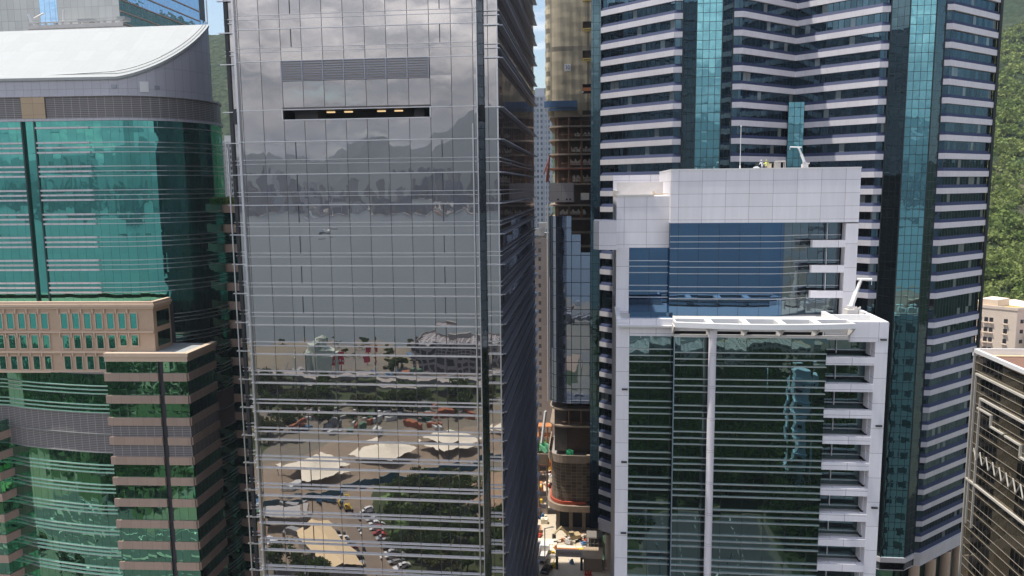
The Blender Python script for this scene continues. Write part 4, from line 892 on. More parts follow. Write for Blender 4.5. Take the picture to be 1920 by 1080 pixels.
# beige flats on the hill foot
t = thing('apartment_block', 'sunlit beige walk-up flats with small windows at the foot of the hill', 'apartment block', (135, 255, 0))
FB = plain('sunlit_beige', (.84, .70, .58), .85, var=.1); Fb = frame(127.3, 243.5, 10)
poly = [Fb(-.0, 0), Fb(16, 2), Fb(16, 22), Fb(-1, 24), Fb(-9.4, 11.8)]
f = MB(); f.prism(poly, 0, 56.3); f.build('wall', FB, t)
f = MB(); f.strip([Fb(-9.4, 11.8), Fb(0, 0), Fb(16, 2)], 56.3, 57.2, .15, .3); f.prism([Fb(-5, 10), Fb(-2, 6), Fb(4, 9), Fb(2, 14)], 56.3, 58.8); f.build('parapet', FB, t)
f = MB(); f.prism([Fb(-9, 12), Fb(-.3, .8), Fb(6, 5), Fb(0, 18)], 56.32, 56.6); f.build('roof', plain('ochre_roof', (.5, .36, .13), .8), t)
WD = plain('dark_window', (.05, .05, .055), .25, var=.1)
pa, pb = Vector((*Fb(-9.4, 11.8), 0)), Vector((*Fb(0, 0), 0)); dv = (pb-pa).normalized(); nv = Vector((dv.y, -dv.x, 0))
for r in range(5):
    for c in (1.2, 3.2, 5.2, 6.9, 8.3, 12.2):
        p = pa+dv*c+Vector((0, 0, 52.8-3.1*r)); f = MB(); f.obox(p+nv*.02, dv*.5, nv*.06, Vector((0, 0, .68))); w = f.build('window', WD, t)
        f = MB(); f.obox(p+nv*.25+Vector((0, 0, -.95)), dv*.62, nv*.24, Vector((0, 0, .13))); k = f.build('window_ledge', FB, t); k.parent = w
    for c in (1.8, 5.5):
        q = Vector((*Fb(c, c/8.), 53-3.1*r)); f = MB(); f.obox(q+Vector((.02, -.05, 0)), Vector((.5, .1, 0)), Vector((0, .08, 0)), Vector((0, 0, .55))); f.build('window', WD, t)
f = MB(); f.prism([Fb(-11.5, 11), Fb(-7.5, 6), Fb(-4.8, 8), Fb(-8, 13)], 0, 46.2); f.build('lower_annex', FB, t)
f = MB(); f.box(131, 145, 238, 243, 0, 48.5); f.build('neighbour_wall', WPAINT2, t)
f = MB(); f.prism([(130.5, 237.5), (145.5, 237.5), (145.5, 243.5), (130.5, 243.5)], 48.5, 49.4); f.build('red_roof', plain('terracotta', (.42, .17, .11), .8), t)

# ================================================================ bronze gridded block (right, bottom)
T = thing('office_block', 'bronze-glass block with white grid lines and zigzag trim at the lower right', 'office block', (90, 130, 0))
X5 = 71.6; Y0, Y1 = 96, 150; H5 = 63.8
f = MB(); f.box(X5+.3, 112, Y0+.2, Y1-.1, 0, 62.4); f.build('block_core', DARK, T)
L5 = plain('cream_line', (.36, .33, .28), .6)
WB5 = plain('cream_band', (.52, .49, .44), .6)
BWN = glass('black_window', (.10, .09, .075), (.006, .006, .005), 1.42, 9, tilt=.008, wave=.006, mull=.12, mc=(.07, .055, .04), hm=False)
zz = H5
for k in range(17):
    z = zz-3.85; g = MB(); g.wallq((X5, Y1), (X5, Y0), max(z, 0), min(zz, 62.6), 0); g.build('glass_row', G5, T)
    for y0, n in ((147.2, 5), (133.5, 3), (122, 5)):
        if k in (3, 7, 11) and n == 3: continue
        d = MB(); d.box(X5-.05, X5+.02, y0-n*1.42+.1, y0, z+.5, z+3.35); d.build('dark_window_group', BWN, T)
    for dz_ in (0, 1.55): bx('white_line', L5, T, X5-.12, X5-.06, Y0, Y1, z+dz_-.03, z+dz_+.03)
    zz = z
for j, (y, z0, z1, w) in enumerate(((150, 0, 63.8, .22), (148.9, 30, 59.4, .18), (146.8, 30, 55.2, .18))):
    f = MB(); f.box(X5-.4, X5-.05, y-w, y+w*.2, z0, z1); f.build('white_mullion', WB5, T)
for z, ya in ((59.4, 148.9), (55.2, 146.8), (38.6, 150)):
    f = MB(); f.box(X5-.45, X5-.05, Y0, ya, z-.18, z+.18); f.build('white_band', WB5, T)
f = MB(); f.box(X5-.5, X5+.1, Y0, Y1+.2, 63.3, 64.0); f.box(X5-.5, 112, Y1-.2, Y1+.2, 62.6, 64.0); f.build('parapet_edge', WPAINT, T)
def zig(pa, n, dy, dzz):
    f = MB(); y, z = pa
    for k in range(n):
        f.bar((X5-.3, y, z), (X5-.3, y-dy*.45, z-dzz), .10); f.bar((X5-.3, y-dy*.45, z-dzz), (X5-.3, y-dy, z-.1), .10); y -= dy; z -= .1
    f.build('zigzag_trim', WB5, T)
zig((147.6, 45.4), 14, 2.3, 2.1)
def steps(y, z, n):
    f = MB(); f.box(X5-.42, X5-.05, y-5, y, z-.15, z+.15); f.box(X5-.42, X5-.05, y-5.2, y-4.9, z-2, z+.15); f.box(X5-.42, X5-.05, y-9.5, y-4.9, z-2.15, z-1.85); f.build('stepped_trim', WB5, T)
steps(147.5, 53.2, 1); steps(137.5, 51.1, 1)
f = MB(); f.wallq((112, Y1+.02), (X5+.3, Y1+.02), 0, 62.4); f.build('rear_wall', punched('pale_rear_wall', (.8, .8, .72), (.10, .13, .12), 3.2, 3.9, 1.9, 1.6), T)
f = MB(); f.poly([(X5+.2, Y0, 62.7), (112, Y0, 62.7), (112, Y1-.3, 62.7), (X5+.2, Y1-.3, 62.7)]); f.build('roof', plain('rust_red_roof', (.22, .12, .085), .85, var=.3), T)
f = MB(); f.box(X5+.2, 112, Y1-1.6, Y1-.3, 62.75, 62.9); f.box(X5+.3, X5+1.6, Y0, Y1-1.6, 62.75, 62.9); f.build('roof_gutter', plain('buff_screed', (.58, .44, .28), .8), T)
for k in range(4):
    t = MB(); x = 76.5+k*2.3; t.box(x, x+1.6, 138, 140, 62.75, 64.4); t.lathe((x+.8, 139, 64.4), [(.55, 0), (.55, .25), (.1, .3)], 10); t.build('cooling_unit', WPAINT2, T)
f = MB(); f.box(80, 92, 134, 136.5, 62.75, 65.4); f.prism([(79.6, 133.6), (92.4, 133.6), (92.4, 136.9), (79.6, 136.9)], 65.4, 65.8, mt=0); f.build('roof_shed', plain('salmon_roof', (.52, .28, .2), .8), T)
# ================================================================ street yard between the towers
RUST = plain('rust_orange', (.50, .20, .07), .8, var=.35); YEL = plain('machine_yellow', (.72, .50, .06), .5); TYRE = plain('tyre', (.02, .02, .02), .9); CGL = plain('car_glass', (.02, .025, .03), .08, var=.02, spec=.7)
def wheelset(f, t, xs, y, r, w=.25):
    for x in xs:
        for s in (-1, 1):
            m = MB(); m.bar((x, s*y-w/2, r), (x, s*y+w/2, r), r, n=14); m.build('wheel', TYRE, t)
def car(label, paint, loc, rz, group, van=False):
    t = thing('parked_car' if not van else 'parked_van', label, 'van' if van else 'car', (0, 0, 0), group)
    prof = [(-2.2, .35), (2.2, .35), (2.25, .75), (1.25, .9), (.55, 1.42), (-1.2, 1.45), (-2.0, .98), (-2.25, .9)] if not van else [(-2.5, .4), (2.5, .4), (2.5, 1.1), (1.9, 1.3), (1.35, 2.1), (-2.45, 2.15), (-2.5, 1)]
    f = MB(); w = .88
    for s in (-1, 1): q = [(x, s*w*(.86 if z > 1.2 else 1), z) for x, z in prof]; f.poly(q if s < 0 else q[::-1])
    n = len(prof)
    for i in range(n):
        (x0, z0), (x1, z1) = prof[i], prof[(i+1) % n]; a0 = w*(.86 if z0 > 1.2 else 1); a1 = w*(.86 if z1 > 1.2 else 1)
        f.poly([(x0, -a0, z0), (x0, a0, z0), (x1, a1, z1), (x1, -a1, z1)][::-1])
    f.build('body', paint, t)
    g = MB(); gx = [(.55, 1.0, 1.38), (-1.1, 1.0, 1.38)] if not van else [(1.3, 1.25, 1.95), (.3, 1.25, 1.95)]
    for s in (-1, 1): g.obox(((gx[0][0]+gx[1][0])/2, s*w*.94, (gx[0][1]+gx[0][2])/2), (abs(gx[0][0]-gx[1][0])/2, 0, 0), (0, .03, 0), (0, 0, (gx[0][2]-gx[0][1])/2))
    a = prof[3 if not van else 3]; b = prof[4]
    g.obox(((a[0]+b[0])/2+.03, 0, (a[1]+b[1])/2+.03), (0, w*.8, 0), ((b[0]-a[0])/2*.85, 0, (b[1]-a[1])/2*.85), (.015, 0, .015)); g.build('windows', CGL, t)
    wheelset(None, t, (-1.35, 1.4), w-.1, .33); t.location = loc; t.rotation_euler = (0, 0, rz); return t
def truck(label, cab, load, loc, rz, group=None, L=7.5):
    t = thing('truck', label, 'truck', (0, 0, 0), group)
    f = MB(); f.prism([(1.2, -1.15), (3.2, -1.15), (3.3, -.9), (3.3, .9), (3.2, 1.15), (1.2, 1.15)], .7, 2.6); f.build('cab', cab, t)
    f = MB(); f.box(3.28, 3.34, -1, 1, 1.6, 2.4); f.box(1.8, 2.9, -1.18, 1.18, 1.6, 2.35); f.build('windscreen', CGL, t)
    f = MB(); f.box(-4, 1.05, -1.2, 1.2, 1.0, 1.2)
    for s in (-1.2, 1.12): f.box(-4, 1.05, s, s+.08, 1.2, 2.3)
    f.box(.97, 1.05, -1.12, 1.12, 1.2, 2.6); f.box(-4, -3.92, -1.12, 1.12, 1.2, 2.3); f.build('load_bed', load, t)
    f = MB(); f.box(-4, 3.2, -.5, .5, .6, .98); f.build('chassis', DARK, t); wheelset(None, t, (-3, -1.8, 2.3), .95, .48, .3); t.location = loc; t.rotation_euler = (0, 0, rz); return t
def digger(label, loc, rz, paint):
    t = thing('excavator', label, 'excavator', (0, 0, 0))
    f = MB()
    for s in (-1, 1): f.prism([(-1.7, s*1.0-.28), (1.7, s*1.0-.28), (1.7, s*1.0+.28), (-1.7, s*1.0+.28)], 0.05, .8)
    f.build('tracks', TYRE, t)
    f = MB(); f.prism([(-1.9, -1.2), (1.2, -1.2), (1.4, -.9), (1.4, 1.2), (-1.6, 1.2), (-1.9, .9)], .95, 1.9); f.box(.1, 1.3, .2, 1.15, 1.9, 2.9); f.build('house', paint, t)
    f = MB(); f.box(.3, 1.34, .15, 1.2, 2.0, 2.75); f.build('cab_window', CGL, t)
    f = MB(); f.bar((1.2, -.3, 1.6), (3.4, -.3, 4.2), .25); f.bar((3.3, -.3, 4.2), (5.3, -.3, 2.4), .2); f.build('boom', paint, t)
    f = MB(); f.prism([(4.9, -.75), (5.7, -.75), (5.9, .15), (4.9, .15)], 1.3, 2.3); f.build('bucket', DARK, t); t.location = loc; t.rotation_euler = (0, 0, rz); return t
PW = plain('car_white', (.75, .75, .76), .25, var=.02, spec=.6); PB = plain('car_black', (.02, .02, .022), .15, var=.02, spec=.7); PR = plain('car_red', (.4, .03, .03), .2, var=.02, spec=.6); PS = plain('car_silver', (.5, .51, .53), .25, metal=.4, var=.02); PBL = plain('truck_blue', (.06, .2, .35), .4, var=.05)
digger('yellow excavator digging in the bright yard below the ring slab', (-5.2, 197.5, 0), R(200), plain('faded_machine', (.45, .35, .2), .6))
truck('white flatbed truck in the bright yard near the mirror-glass tower', PW, WPAINT2, (-12.5, 187.5, 0), R(85))
truck('blue-cab truck farther up the narrow sunlit street', PBL, RUST, (-16.5, 214, 0), R(92))
car('dark car in shade beside the mirror-glass tower corner', PB, (-11.2, 180.2, 0), R(70), None)
def scaffold(name, label, x0, x1, y0, y1, h, mat, nb=4, levels=3, cat='scaffold'):
    f = MB()
    for i in range(nb+1):
        x = x0+(x1-x0)*i/nb
        for y in (y0, y1): f.bar((x, y, 0), (x, y, h), .09)
    for l in range(levels+1):
        z = h*(l+.0)/levels+.05
        for y in (y0, y1): f.bar((x0, y, z), (x1, y, z), .08)
        if l: f.box(x0, x1, y0+.1, y1-.1, z+.1, z+.16)
    return tag(f.build(name, mat), label, cat)
scaffold('scaffold', 'brown steel scaffold with green sheet beside the ring slab', -19, -13.5, 243, 247, 17, RUST, 4, 5)
scaffold('scaffold', 'rusty pipe trestle in the street behind the yard', -18.5, -15.2, 222, 226, 6, RUST, 3, 2)
scaffold('scaffold', 'dark pipe rack piled beside the teal tower columns', -1.5, 3.5, 190, 194, 4.5, plain('grey_pipes', (.2, .18, .16), .6), 5, 3)
GT = plain('green_sheet', (.04, .30, .15), .7, var=.25)
def sheet(label, c, w, h, mat, tilt=.4, name='sheet'):
    f = MB(); n = 8
    P_ = lambda i, j: (c[0]+(i/n-.5)*w, c[1]+.4*math.sin(i*1.1+j*.7)+tilt*(j/n-.5)*h, c[2]+(j/n-.5)*h+.3*math.sin(i*.9+j*1.3))
    for i in range(n):
        for j in range(n):
            q = [P_(i, j), P_(i+1, j), P_(i+1, j+1), P_(i, j+1)]; f.poly(q); f.poly([(a, b+.06, cc) for a, b, cc in q[::-1]])
    return tag(f.build(name, mat, None, True), label, 'tarpaulin')
sheet('bright pale green tarpaulin bundled at the ring slab edge', (-13.3, 203.2, 24.0), 2.6, 2.2, plain('pale_green_sheet', (.22, .62, .36), .7, var=.2), name='tarpaulin')
sheet('deep green tarpaulin lying on the ring slab', (-6.3, 202.4, 22.9), 2.0, 1.5, GT, name='tarpaulin')
f = MB(); f.bar((-14.0, 203.8, 25), (-12.9, 204.0, 34), .28); tag(f.build('hoist_chute', WPAINT), 'white rubbish chute hanging by the unfinished tower edge', 'chute')
# site slabs, planks, barriers
SL = plain('sunlit_board', (.78, .72, .58), .85, var=.15, scale=1.)
for i, (x0, x1, y0, y1) in enumerate(((-17, -9.5, 189, 191.4), (-17, -9.5, 191.6, 194), (-17, -9.5, 194.2, 197.5), (-9.3, -2.8, 191.4, 194))):
    f = MB(); f.box(x0, x1, y0, y1, .02, .3); f.box(x0+.3, x0+.5, y0+.2, y1-.2, .3, .36); tag(f.build('deck_panel', SL), ('pale road deck panel, front one of the left row in the yard', 'pale road deck panel, middle one of the left row in the yard', 'pale road deck panel, rear one of the left row in the yard', 'pale road deck panel just above the grey gantry sign')[i], 'deck panel')
f = MB(); f.box(-9.3, -2.6, 190.6, 191.2, .02, 1.0); 
for k in range(7): f.box(-9.2+k*1.0, -8.6+k*1.0, 190.5, 190.58, .3, .8)
tag(f.build('water_barrier', RUST), 'orange plastic barrier row behind the grey gantry sign', 'barrier')
f = MB(); f.box(-17.6, -9, 186.8, 187.1, .02, 1.0); tag(f.build('site_barrier', WPAINT), 'low white barrier crossing the yard', 'barrier')
g = thing('gantry_sign', 'grey gantry beam with dark capital letters spanning the yard entrance', 'sign', (-6, 181.5, 0))
f = MB(); f.box(-9.15, -2.35, 181.2, 181.6, 3.5, 5.3); f.build('beam', plain('mauve_grey_sign', (.82, .70, .64), .6, var=.06), g)
f = MB(); f.box(-9.1, -8.5, 181.3, 181.9, 0, 3.5); f.build('post', DARK, g)
f = MB(); f.box(-3.0, -2.4, 181.3, 181.9, 0, 3.5); f.build('post', DARK, g)
text('lettering', 'TAIKOO PLACE', .82, plain('dark_letter', (.16, .12, .11), .6), (-5.75, 181.17, 4.4), (R(90), 0, 0), g)
f = MB(); f.bar((-12.0, 184, 0), (-12.0, 184, 9.5), .13, n=8); f.bar((-12.0, 184, 9.4), (-10.2, 184, 9.9), .08); f.box(-10.5, -9.7, 183.85, 184.15, 9.82, 9.98); tag(f.build('street_lamp', WPAINT2), 'slim pale street lamp in the sunlit yard', 'street lamp')
for i in range(9):
    x = -18+random.random()*3.6; y = 200+i*7; f = MB(); h = .7+random.random()*1.4; f.box(x, x+1.2+random.random(), y, y+1.5+random.random()*2, .02, h); f.box(x+.2, x+.9, y+.2, y+1, h, h+.3)
    tag(f.build('material_stack', [RUST, SL, WPAINT2, YEL][i % 4]), 'stack of site materials in the narrow sunlit street beyond the yard', 'material stack', 'site stacks in the street')
for i in range(7):
    x = -8.5+i*1.45+random.random()*.4; y = 195.5+random.random()*5; f = MB(); h = .4+random.random()*.8; f.box(x, x+.9, y, y+1.4, .02, h); f.bar((x-.6, y-.3, h+.1), (x+1.6, y+1.1, h+.15), .07)
    tag(f.build('timber_pile', [RUST, CONCD, SL][i % 3]), 'small pile of timber and pipes under the edge of the unfinished tower', 'timber pile', 'timber piles in the yard')
f = MB(); f.box(-2.2, 2.4, 181, 187, 0, 3.2); f.box(-2.4, 2.6, 180.8, 187.2, 3.2, 3.45); tag(f.build('site_office', plain('tan_cabin', (.38, .29, .2), .8)), 'tan site office box next to the round beige columns', 'cabin')
for i, x in enumerate((-1.9, -1.3, -.7)):
    f = MB(); f.box(x, x+.5, 179, 179.3, 0, 1.1); f.box(x-.1, x+.6, 178.8, 179.5, 0, .12); tag(f.build('water_barrier', plain('barrier_red', (.5, .04, .03), .5, var=.03)), 'red plastic barrier by the tan site office', 'barrier', 'red barriers by the site office')
rs = random.Random(8); sm_ = [RUST, SL, WPAINT2, YEL, plain('site_blue', (.08, .2, .4), .6), plain('site_red', (.5, .08, .05), .6), CONC]; first_ = {}
for i in range(64):
    if i < 40: x, y = rs.uniform(-19, -13.5), rs.uniform(197, 262)
    else: x, y = rs.uniform(-17, 2), rs.uniform(182, 200)
    k = i % 7
    if k not in first_:
        f = MB(); f.box(-.8, .8, -.5, .5, .02, .5+.25*(k % 3)); f.box(-.5, .1, -.4, .4, .5+.25*(k % 3), .95+.25*(k % 3)); f.bar((-1.2, -.6, .15), (1.3, .7, .2), .07); f.bar((-1.0, .6, .1), (1.1, .9, 1.0), .05)
        o = f.build('site_load', sm_[k]); tag(o, '%s heap of building material scattered in the sunlit site yard' % ('rust-orange', 'pale', 'off-white', 'yellow', 'blue', 'red', 'grey')[k], 'material heap', 'material heaps in the site yard'); first_[k] = o
    else: o = first_[k].copy(); COL.objects.link(o)
    o.location = (x, y, .02); o.rotation_euler = (0, 0, rs.random()*3); o.scale = (rs.uniform(.5, 1.6), rs.uniform(.5, 1.4), rs.uniform(.5, 1.5))
# potted greenery left of the unfinished tower
v = quads_cloud(700, lambda n: rg.random((n, 3))*[4.2, 3, 3.2]+[-17.5, 214, 18.6], .22, rg)
t = thing('scaffold_planter', 'leafy shrubs growing on a ledge left of the ring slab', 'shrub', (-15.5, 215, 0))
o = bpy.data.objects.new('foliage', mesh_quads('foliage', v-np.array([-15.5, 215, 0]), LEAFH)); COL.objects.link(o); o.parent = t
f = MB(); f.box(-18.5, -12.8, 213.6, 218, 15.2, 18.3)
for x in (-18, -15.6, -13.2): f.bar((x, 214, 0), (x, 214, 15.2), .2)
for z in (5, 10, 13): f.box(-18.4, -12.9, 213.8, 217.8, z, z+.4)
f.build('ledge_frame', SLB, t)

# ================================================================ park and works behind the camera (what the mirror glass shows)
LA = leafmat('park_leaves', (.022, .055, .014), (.085, .125, .032), .15)
LB = leafmat('olive_leaves', (.04, .055, .018), (.13, .14, .05), .15)
BARK = plain('bark', (.10, .075, .05), .9)
def tree_proto(label, mat, R0, H, seed, n=900):
    rg = np.random.default_rng(seed); t = thing('broadleaf_tree', label, 'tree', (0, 0, 0), 'park trees mirrored in the glass')
    cf = crown_pts(rg, R0, R0*1.1, 10); v = quads_cloud(n, lambda m: cf(m)*[1, 1, .85]+[0, 0, H-R0*.8], .42, rg)
    o = bpy.data.objects.new('crown', mesh_quads('crown', v, mat)); COL.objects.link(o); o.parent = t
    f = MB(); f.lathe((0, 0, 0), [(.38, 0), (.25, H*.3), (.16, H*.62)], 7)
    for k in range(5): a = k*1.26+seed; f.bar((0, 0, H*.35+k*.2), (math.cos(a)*R0*.5, math.sin(a)*R0*.5, H*.7), .09)
    f.build('trunk', BARK, t); return t
TL = 'broad green park tree mirrored in the lower facades'
protos = [tree_proto(TL, LA, 3.6, 8, 1), tree_proto(TL, LA, 4.6, 10.5, 2, 1200), tree_proto(TL, LB, 3.0, 6.5, 3, 700)]
def noroad(x, y):
    if 60 < y < 98: return False
    if 12 < x < 49 and 18 < y < 64: return False
    return True
spots = []
def scatter(poly, n, seed, sc=(.7, 1.15), k=(0, 1, 2)):
    r_ = random.Random(seed); xs_ = [p[0] for p in poly]; ys_ = [p[1] for p in poly]; c = 0; tries = 0
    while c < n and tries < n*40:
        tries += 1; x = r_.uniform(min(xs_), max(xs_)); y = r_.uniform(min(ys_), max(ys_)); ins = False
        j = len(poly)-1
        for i in range(len(poly)):
            if (poly[i][1] > y) != (poly[j][1] > y) and x < (poly[j][0]-poly[i][0])*(y-poly[i][1])/(poly[j][1]-poly[i][1])+poly[i][0]: ins = not ins
            j = i
        if ins and noroad(x, y): spots.append((x, y, r_.choice(k), r_.uniform(*sc), r_.random()*6.28)); c += 1
scatter([(-64, 6), (-56, -14), (-42, -18), (-36, 4), (-24, 24), (-20, 44), (-46, 44)], 48, 1, (.55, .95))
scatter([(-190, -40), (-120, -50), (-95, -72), (-50, -90), (-40, -118), (-110, -110), (-200, -130)], 60, 2, (.8, 1.3))
scatter([(-84, 50), (-80, 40), (-68, 42), (-62, 55)], 6, 3, (.5, .8))
scatter([(-150, 97), (-126, 97), (-126, 104), (-150, 104)], 6, 12, (.4, .6))
scatter([(-116, -5), (-112, 58), (-160, 58), (-190, 20)], 30, 14, (.6, 1.))
scatter([(-300, -120), (-215, -110), (-190, -60), (-235, -10), (-300, -40)], 40, 13, (1., 1.6), (0, 1))
scatter([(-290, -110), (-200, -110), (-160, 10), (-120, 30), (-125, 58), (-175, 50), (-235, 0)], 60, 6, (.9, 1.4), (0, 1))
scatter([(-190, 100), (-125, 100), (-122, 118), (-190, 118)], 8, 7, (.5, .8))
scatter([(-104, -160), (-94, -160), (-95, -166), (-105, -166)], 4, 8)
scatter([(-200, -166), (-20, -164), (-20, -226), (-200, -226)], 26, 9, (.5, .9), (0, 2))
used = [0, 0, 0]
for x, y, k, s_, a in spots:
    if used[k] == 0: o = protos[k]; o.location = (x, y, 0); o.rotation_euler = (0, 0, a); o.scale = (s_,)*3; used[k] = 1
    else: copy_tree(protos[k], (x, y, 0), a, s_)
for i in range(3):
    if not used[i]: protos[i].location = (120, -60, 0)
# grass
mb = MB()
for pl in ([(-73, -10), (-56, -22), (-6, -24), (-6, 50), (-46, 50), (-63, 14)], [(2, 58), (2, -160), (130, -160), (130, 58), (48, 58), (48, 18), (12, 18), (12, 58)], [(-460, -180), (-120, -50), (-122, 60), (-460, 60)], [(-60, -96), (-30, -120), (-30, -150), (-160, -140), (-230, -130), (-110, -88)]):
    mb.poly([(x, y, .006) for x, y in pl])
o = mb.build('grass', plain('rough_grass', (.045, .062, .022), .95, var=.45, scale=.12)); o['kind'] = 'stuff'; o['label'] = 'rough grass of the park mirrored in the facades'; o['category'] = 'grass'
mb = MB(); mb.poly([(x, y, .012) for x, y in [(-65, -2), (-60, -8), (-50, 22), (-54, 26)]]); mb.poly([(x, y, .012) for x, y in [(-200, 5), (-186, -4), (-170, 24), (-180, 34)]]); struct('lawn', mb, plain('bright_lawn', (.11, .19, .05), .95, var=.2))
CREAM = plain('cream_canvas', (.78, .70, .56), .8, var=.06); CREAM2 = plain('ochre_roof_sheet', (.72, .55, .33), .8, var=.1); GREYR = plain('grey_roof_sheet', (.40, .38, .36), .7, var=.12)
def tent(label, c, w, d, rz, mat, h=3.4, pk=3.2):
    t = thing('canopy_tent', label, 'tent', (0, 0, 0)); f = MB(); n = 10; q = []
    def Z(u, v): return h+pk*(1-max(abs(u), abs(v)))**1.7*1.0-.5*(1-abs(abs(u)-abs(v)))*max(abs(u), abs(v))**3*0
    P_ = lambda i, j: (w/2*(-1+2*i/n), d/2*(-1+2*j/n), Z(-1+2*i/n, -1+2*j/n))
    for i in range(n):
        for j in range(n): a = [P_(i, j), P_(i+1, j), P_(i+1, j+1), P_(i, j+1)]; f.poly(a); f.poly([(x, y, z-.08) for x, y, z in a[::-1]])
    f.build('canvas', mat, t, True)
    for sx in (-1, 1):
        for sy in (-1, 1): m_ = MB(); m_.bar((sx*w/2*.96, sy*d/2*.96, 0), (sx*w/2*.96, sy*d/2*.96, h), .12, n=6); m_.build('pole', ALUD, t)
    t.location = (*c, 0); t.rotation_euler = (0, 0, rz); return t
tent('cream canopy tent mirrored near the lower left of the mirror-glass tower', (-91.5, -17), 17, 17, R(35), CREAM)
tent('cream canopy tent mirrored low in the middle of the mirror-glass tower', (-73, -35), 17, 18, R(20), CREAM)
tent('cream canopy tent mirrored low at the right of the mirror-glass tower', (-51.5, -48.5), 18, 18, R(42), CREAM)
tent('cream canopy tent mirrored at the right edge strip of the mirror-glass tower', (-30, -63), 15, 15, R(35), CREAM)
tent('grey shed roof canopy mirrored beside the brown yard track', (-88, 19), 13, 9, R(-15), GREYR, 4, 1)
t = thing('long_shed', 'long ochre roofed shed mirrored beside the brown yard track', 'shed', (-67, 42, 0)); fs = frame(-75, 30, 53)
f = MB()
a, b, c, d = fs(0, -4.5), fs(26, -4.5), fs(26, 4.5), fs(0, 4.5); m0, m1 = fs(0, 0), fs(26, 0)
f.poly([(*a, 4.5), (*b, 4.5), (*m1, 6), (*m0, 6)]); f.poly([(*m0, 6), (*m1, 6), (*c, 4.5), (*d, 4.5)]); f.build('roof', CREAM2, t)
f = MB(); f.prism([fs(.4, -4), fs(25.6, -4), fs(25.6, 4), fs(.4, 4)], 0, 4.4); f.build('wall', CONC, t)
f = MB(); q = [(-104, 9.5), (-84, 1), (-70, -10.5), (-55, -21.5), (-37, -33), (-20, -44)]; f.strip(q, 0, 2.4, .1, .1)
tag(f.build('hoarding', plain('teal_blue_hoarding', (.03, .13, .18), .5, var=.15)), 'teal blue hoarding crossing the works yard diagonally', 'hoarding')
cars = [(-67.0, 10.5), (-65.0, 13.8), (-62.8, 17.5), (-60.8, 21), (-58.6, 24.6), (-56.4, 28), (-54, 31.8), (-52, 35.2), (-50, 38.6), (-47.8, 42), (-71, 24.5), (-68.4, 27.5), (-65.6, 31), (-63.4, 34.2), (-61.6, 37.6), (-59.8, 41), (-89, 30), (-86, 32)]
paints = [PW, PB, PS, PW, PR, PS, PB, PW, PS, PW, PB, PW, PS, PR, PB, PS, PW, PW]
pc = {}
for i, ((x, y), pt) in enumerate(zip(cars, paints)):
    nm = {PW: 'white', PB: 'black', PS: 'silver', PR: 'red'}[pt]
    if pt not in pc: pc[pt] = car('%s car parked beside the brown yard track mirrored in the glass' % nm, pt, (x, y, .02), R(150), 'cars along the yard track')
    else: copy_tree(pc[pt], (x, y, .02), R(150))
digger('bright yellow excavator beside the track mirrored in the mirror-glass tower', (-73.5, 7, 0), R(60), YEL)
digger('orange excavator among bushes by the harbour mirrored in the glass', (-133, -121, 0), R(10), plain('machine_orange', (.75, .3, .04), .5))
truck('blue truck beside the yellow excavator mirrored in the glass', PBL, PBL, (-80, 4, 0), R(20))
for i in range(16):
    y = [70, 79, 88][i % 3]-4; x = -170+i*27+random.random()*9; k = [PW, PR, PS, PB][i % 4]
    c_ = copy_tree(pc[k], (x, y+1, .02), 0 if i % 2 else math.pi, label='%s car driving on the wide road below the camera' % {PW: 'white', PB: 'black', PS: 'silver', PR: 'red'}[k], group='cars on the wide road')
cl = [plain('container_%s' % n, c, .6, var=.2) for n, c in (('rust', (.35, .12, .06)), ('blue', (.06, .14, .25)), ('white', (.6, .6, .57)), ('green', (.08, .2, .12)), ('grey', (.3, .3, .3)))]
rc = random.Random(5); cp = {}
for i in range(90):
    if i < 34: x, y = rc.uniform(-118, -30), rc.uniform(-98, -62)
    elif i < 56: x, y = rc.uniform(-150, -60), rc.uniform(-158, -132)
    elif i < 72: x, y = rc.uniform(-112, -82), rc.uniform(-8, 40)
    else: x, y = rc.uniform(-190, 100), rc.uniform(-228, -188)
    k = i % 5
    if k not in cp:
        f = MB(); f.box(-3, 3, -1.2, 1.2, .1, 2.6)
        for j in range(13): f.box(-2.9+j*.46, -2.75+j*.46, -1.27, -1.2, .2, 2.5); f.box(-2.9+j*.46, -2.75+j*.46, 1.2, 1.27, .2, 2.5)
        f.box(3, 3.08, -1.1, 0, .2, 2.4); f.box(3, 3.1, .05, 1.1, .2, 2.4)
        o = f.build('shipping_container', cl[k]); tag(o, '%s shipping container lying in the works area mirrored in the glass' % ('rusty', 'blue', 'white', 'green', 'grey')[k], 'container', 'containers in the works area'); cp[k] = o
    else: o = cp[k].copy(); COL.objects.link(o)
    o.location = (x, y, .02); o.rotation_euler = (0, 0, rc.choice((.3, 1.87, .9, 2.4))); o.scale = (rc.uniform(.5, 1.3), 1, rc.uniform(.6, 1.1))
lp = None
for i in range(26):
    x, y = (-160+i*16, 61) if i < 16 else (-150+(i-16)*18, -131)
    if lp is None:
        f = MB(); f.bar((0, 0, 0), (0, 0, 9), .12, n=6); f.bar((0, 0, 9), (0, 2.2, 9.4), .08); f.box(-.2, .2, 1.8, 2.6, 9.35, 9.5); lp = tag(f.build('street_lamp', ALUD), 'tall grey street lamp beside the wide park road', 'street lamp', 'lamps along the park roads'); o = lp
    else: o = lp.copy(); COL.objects.link(o)
    o.location = (x, y, 0)
f = MB(); f.box(-190, 260, 78.2, 80.6, .03, .25); tag(f.build('road_median', CONC), 'raised median strip of the wide road', 'median')
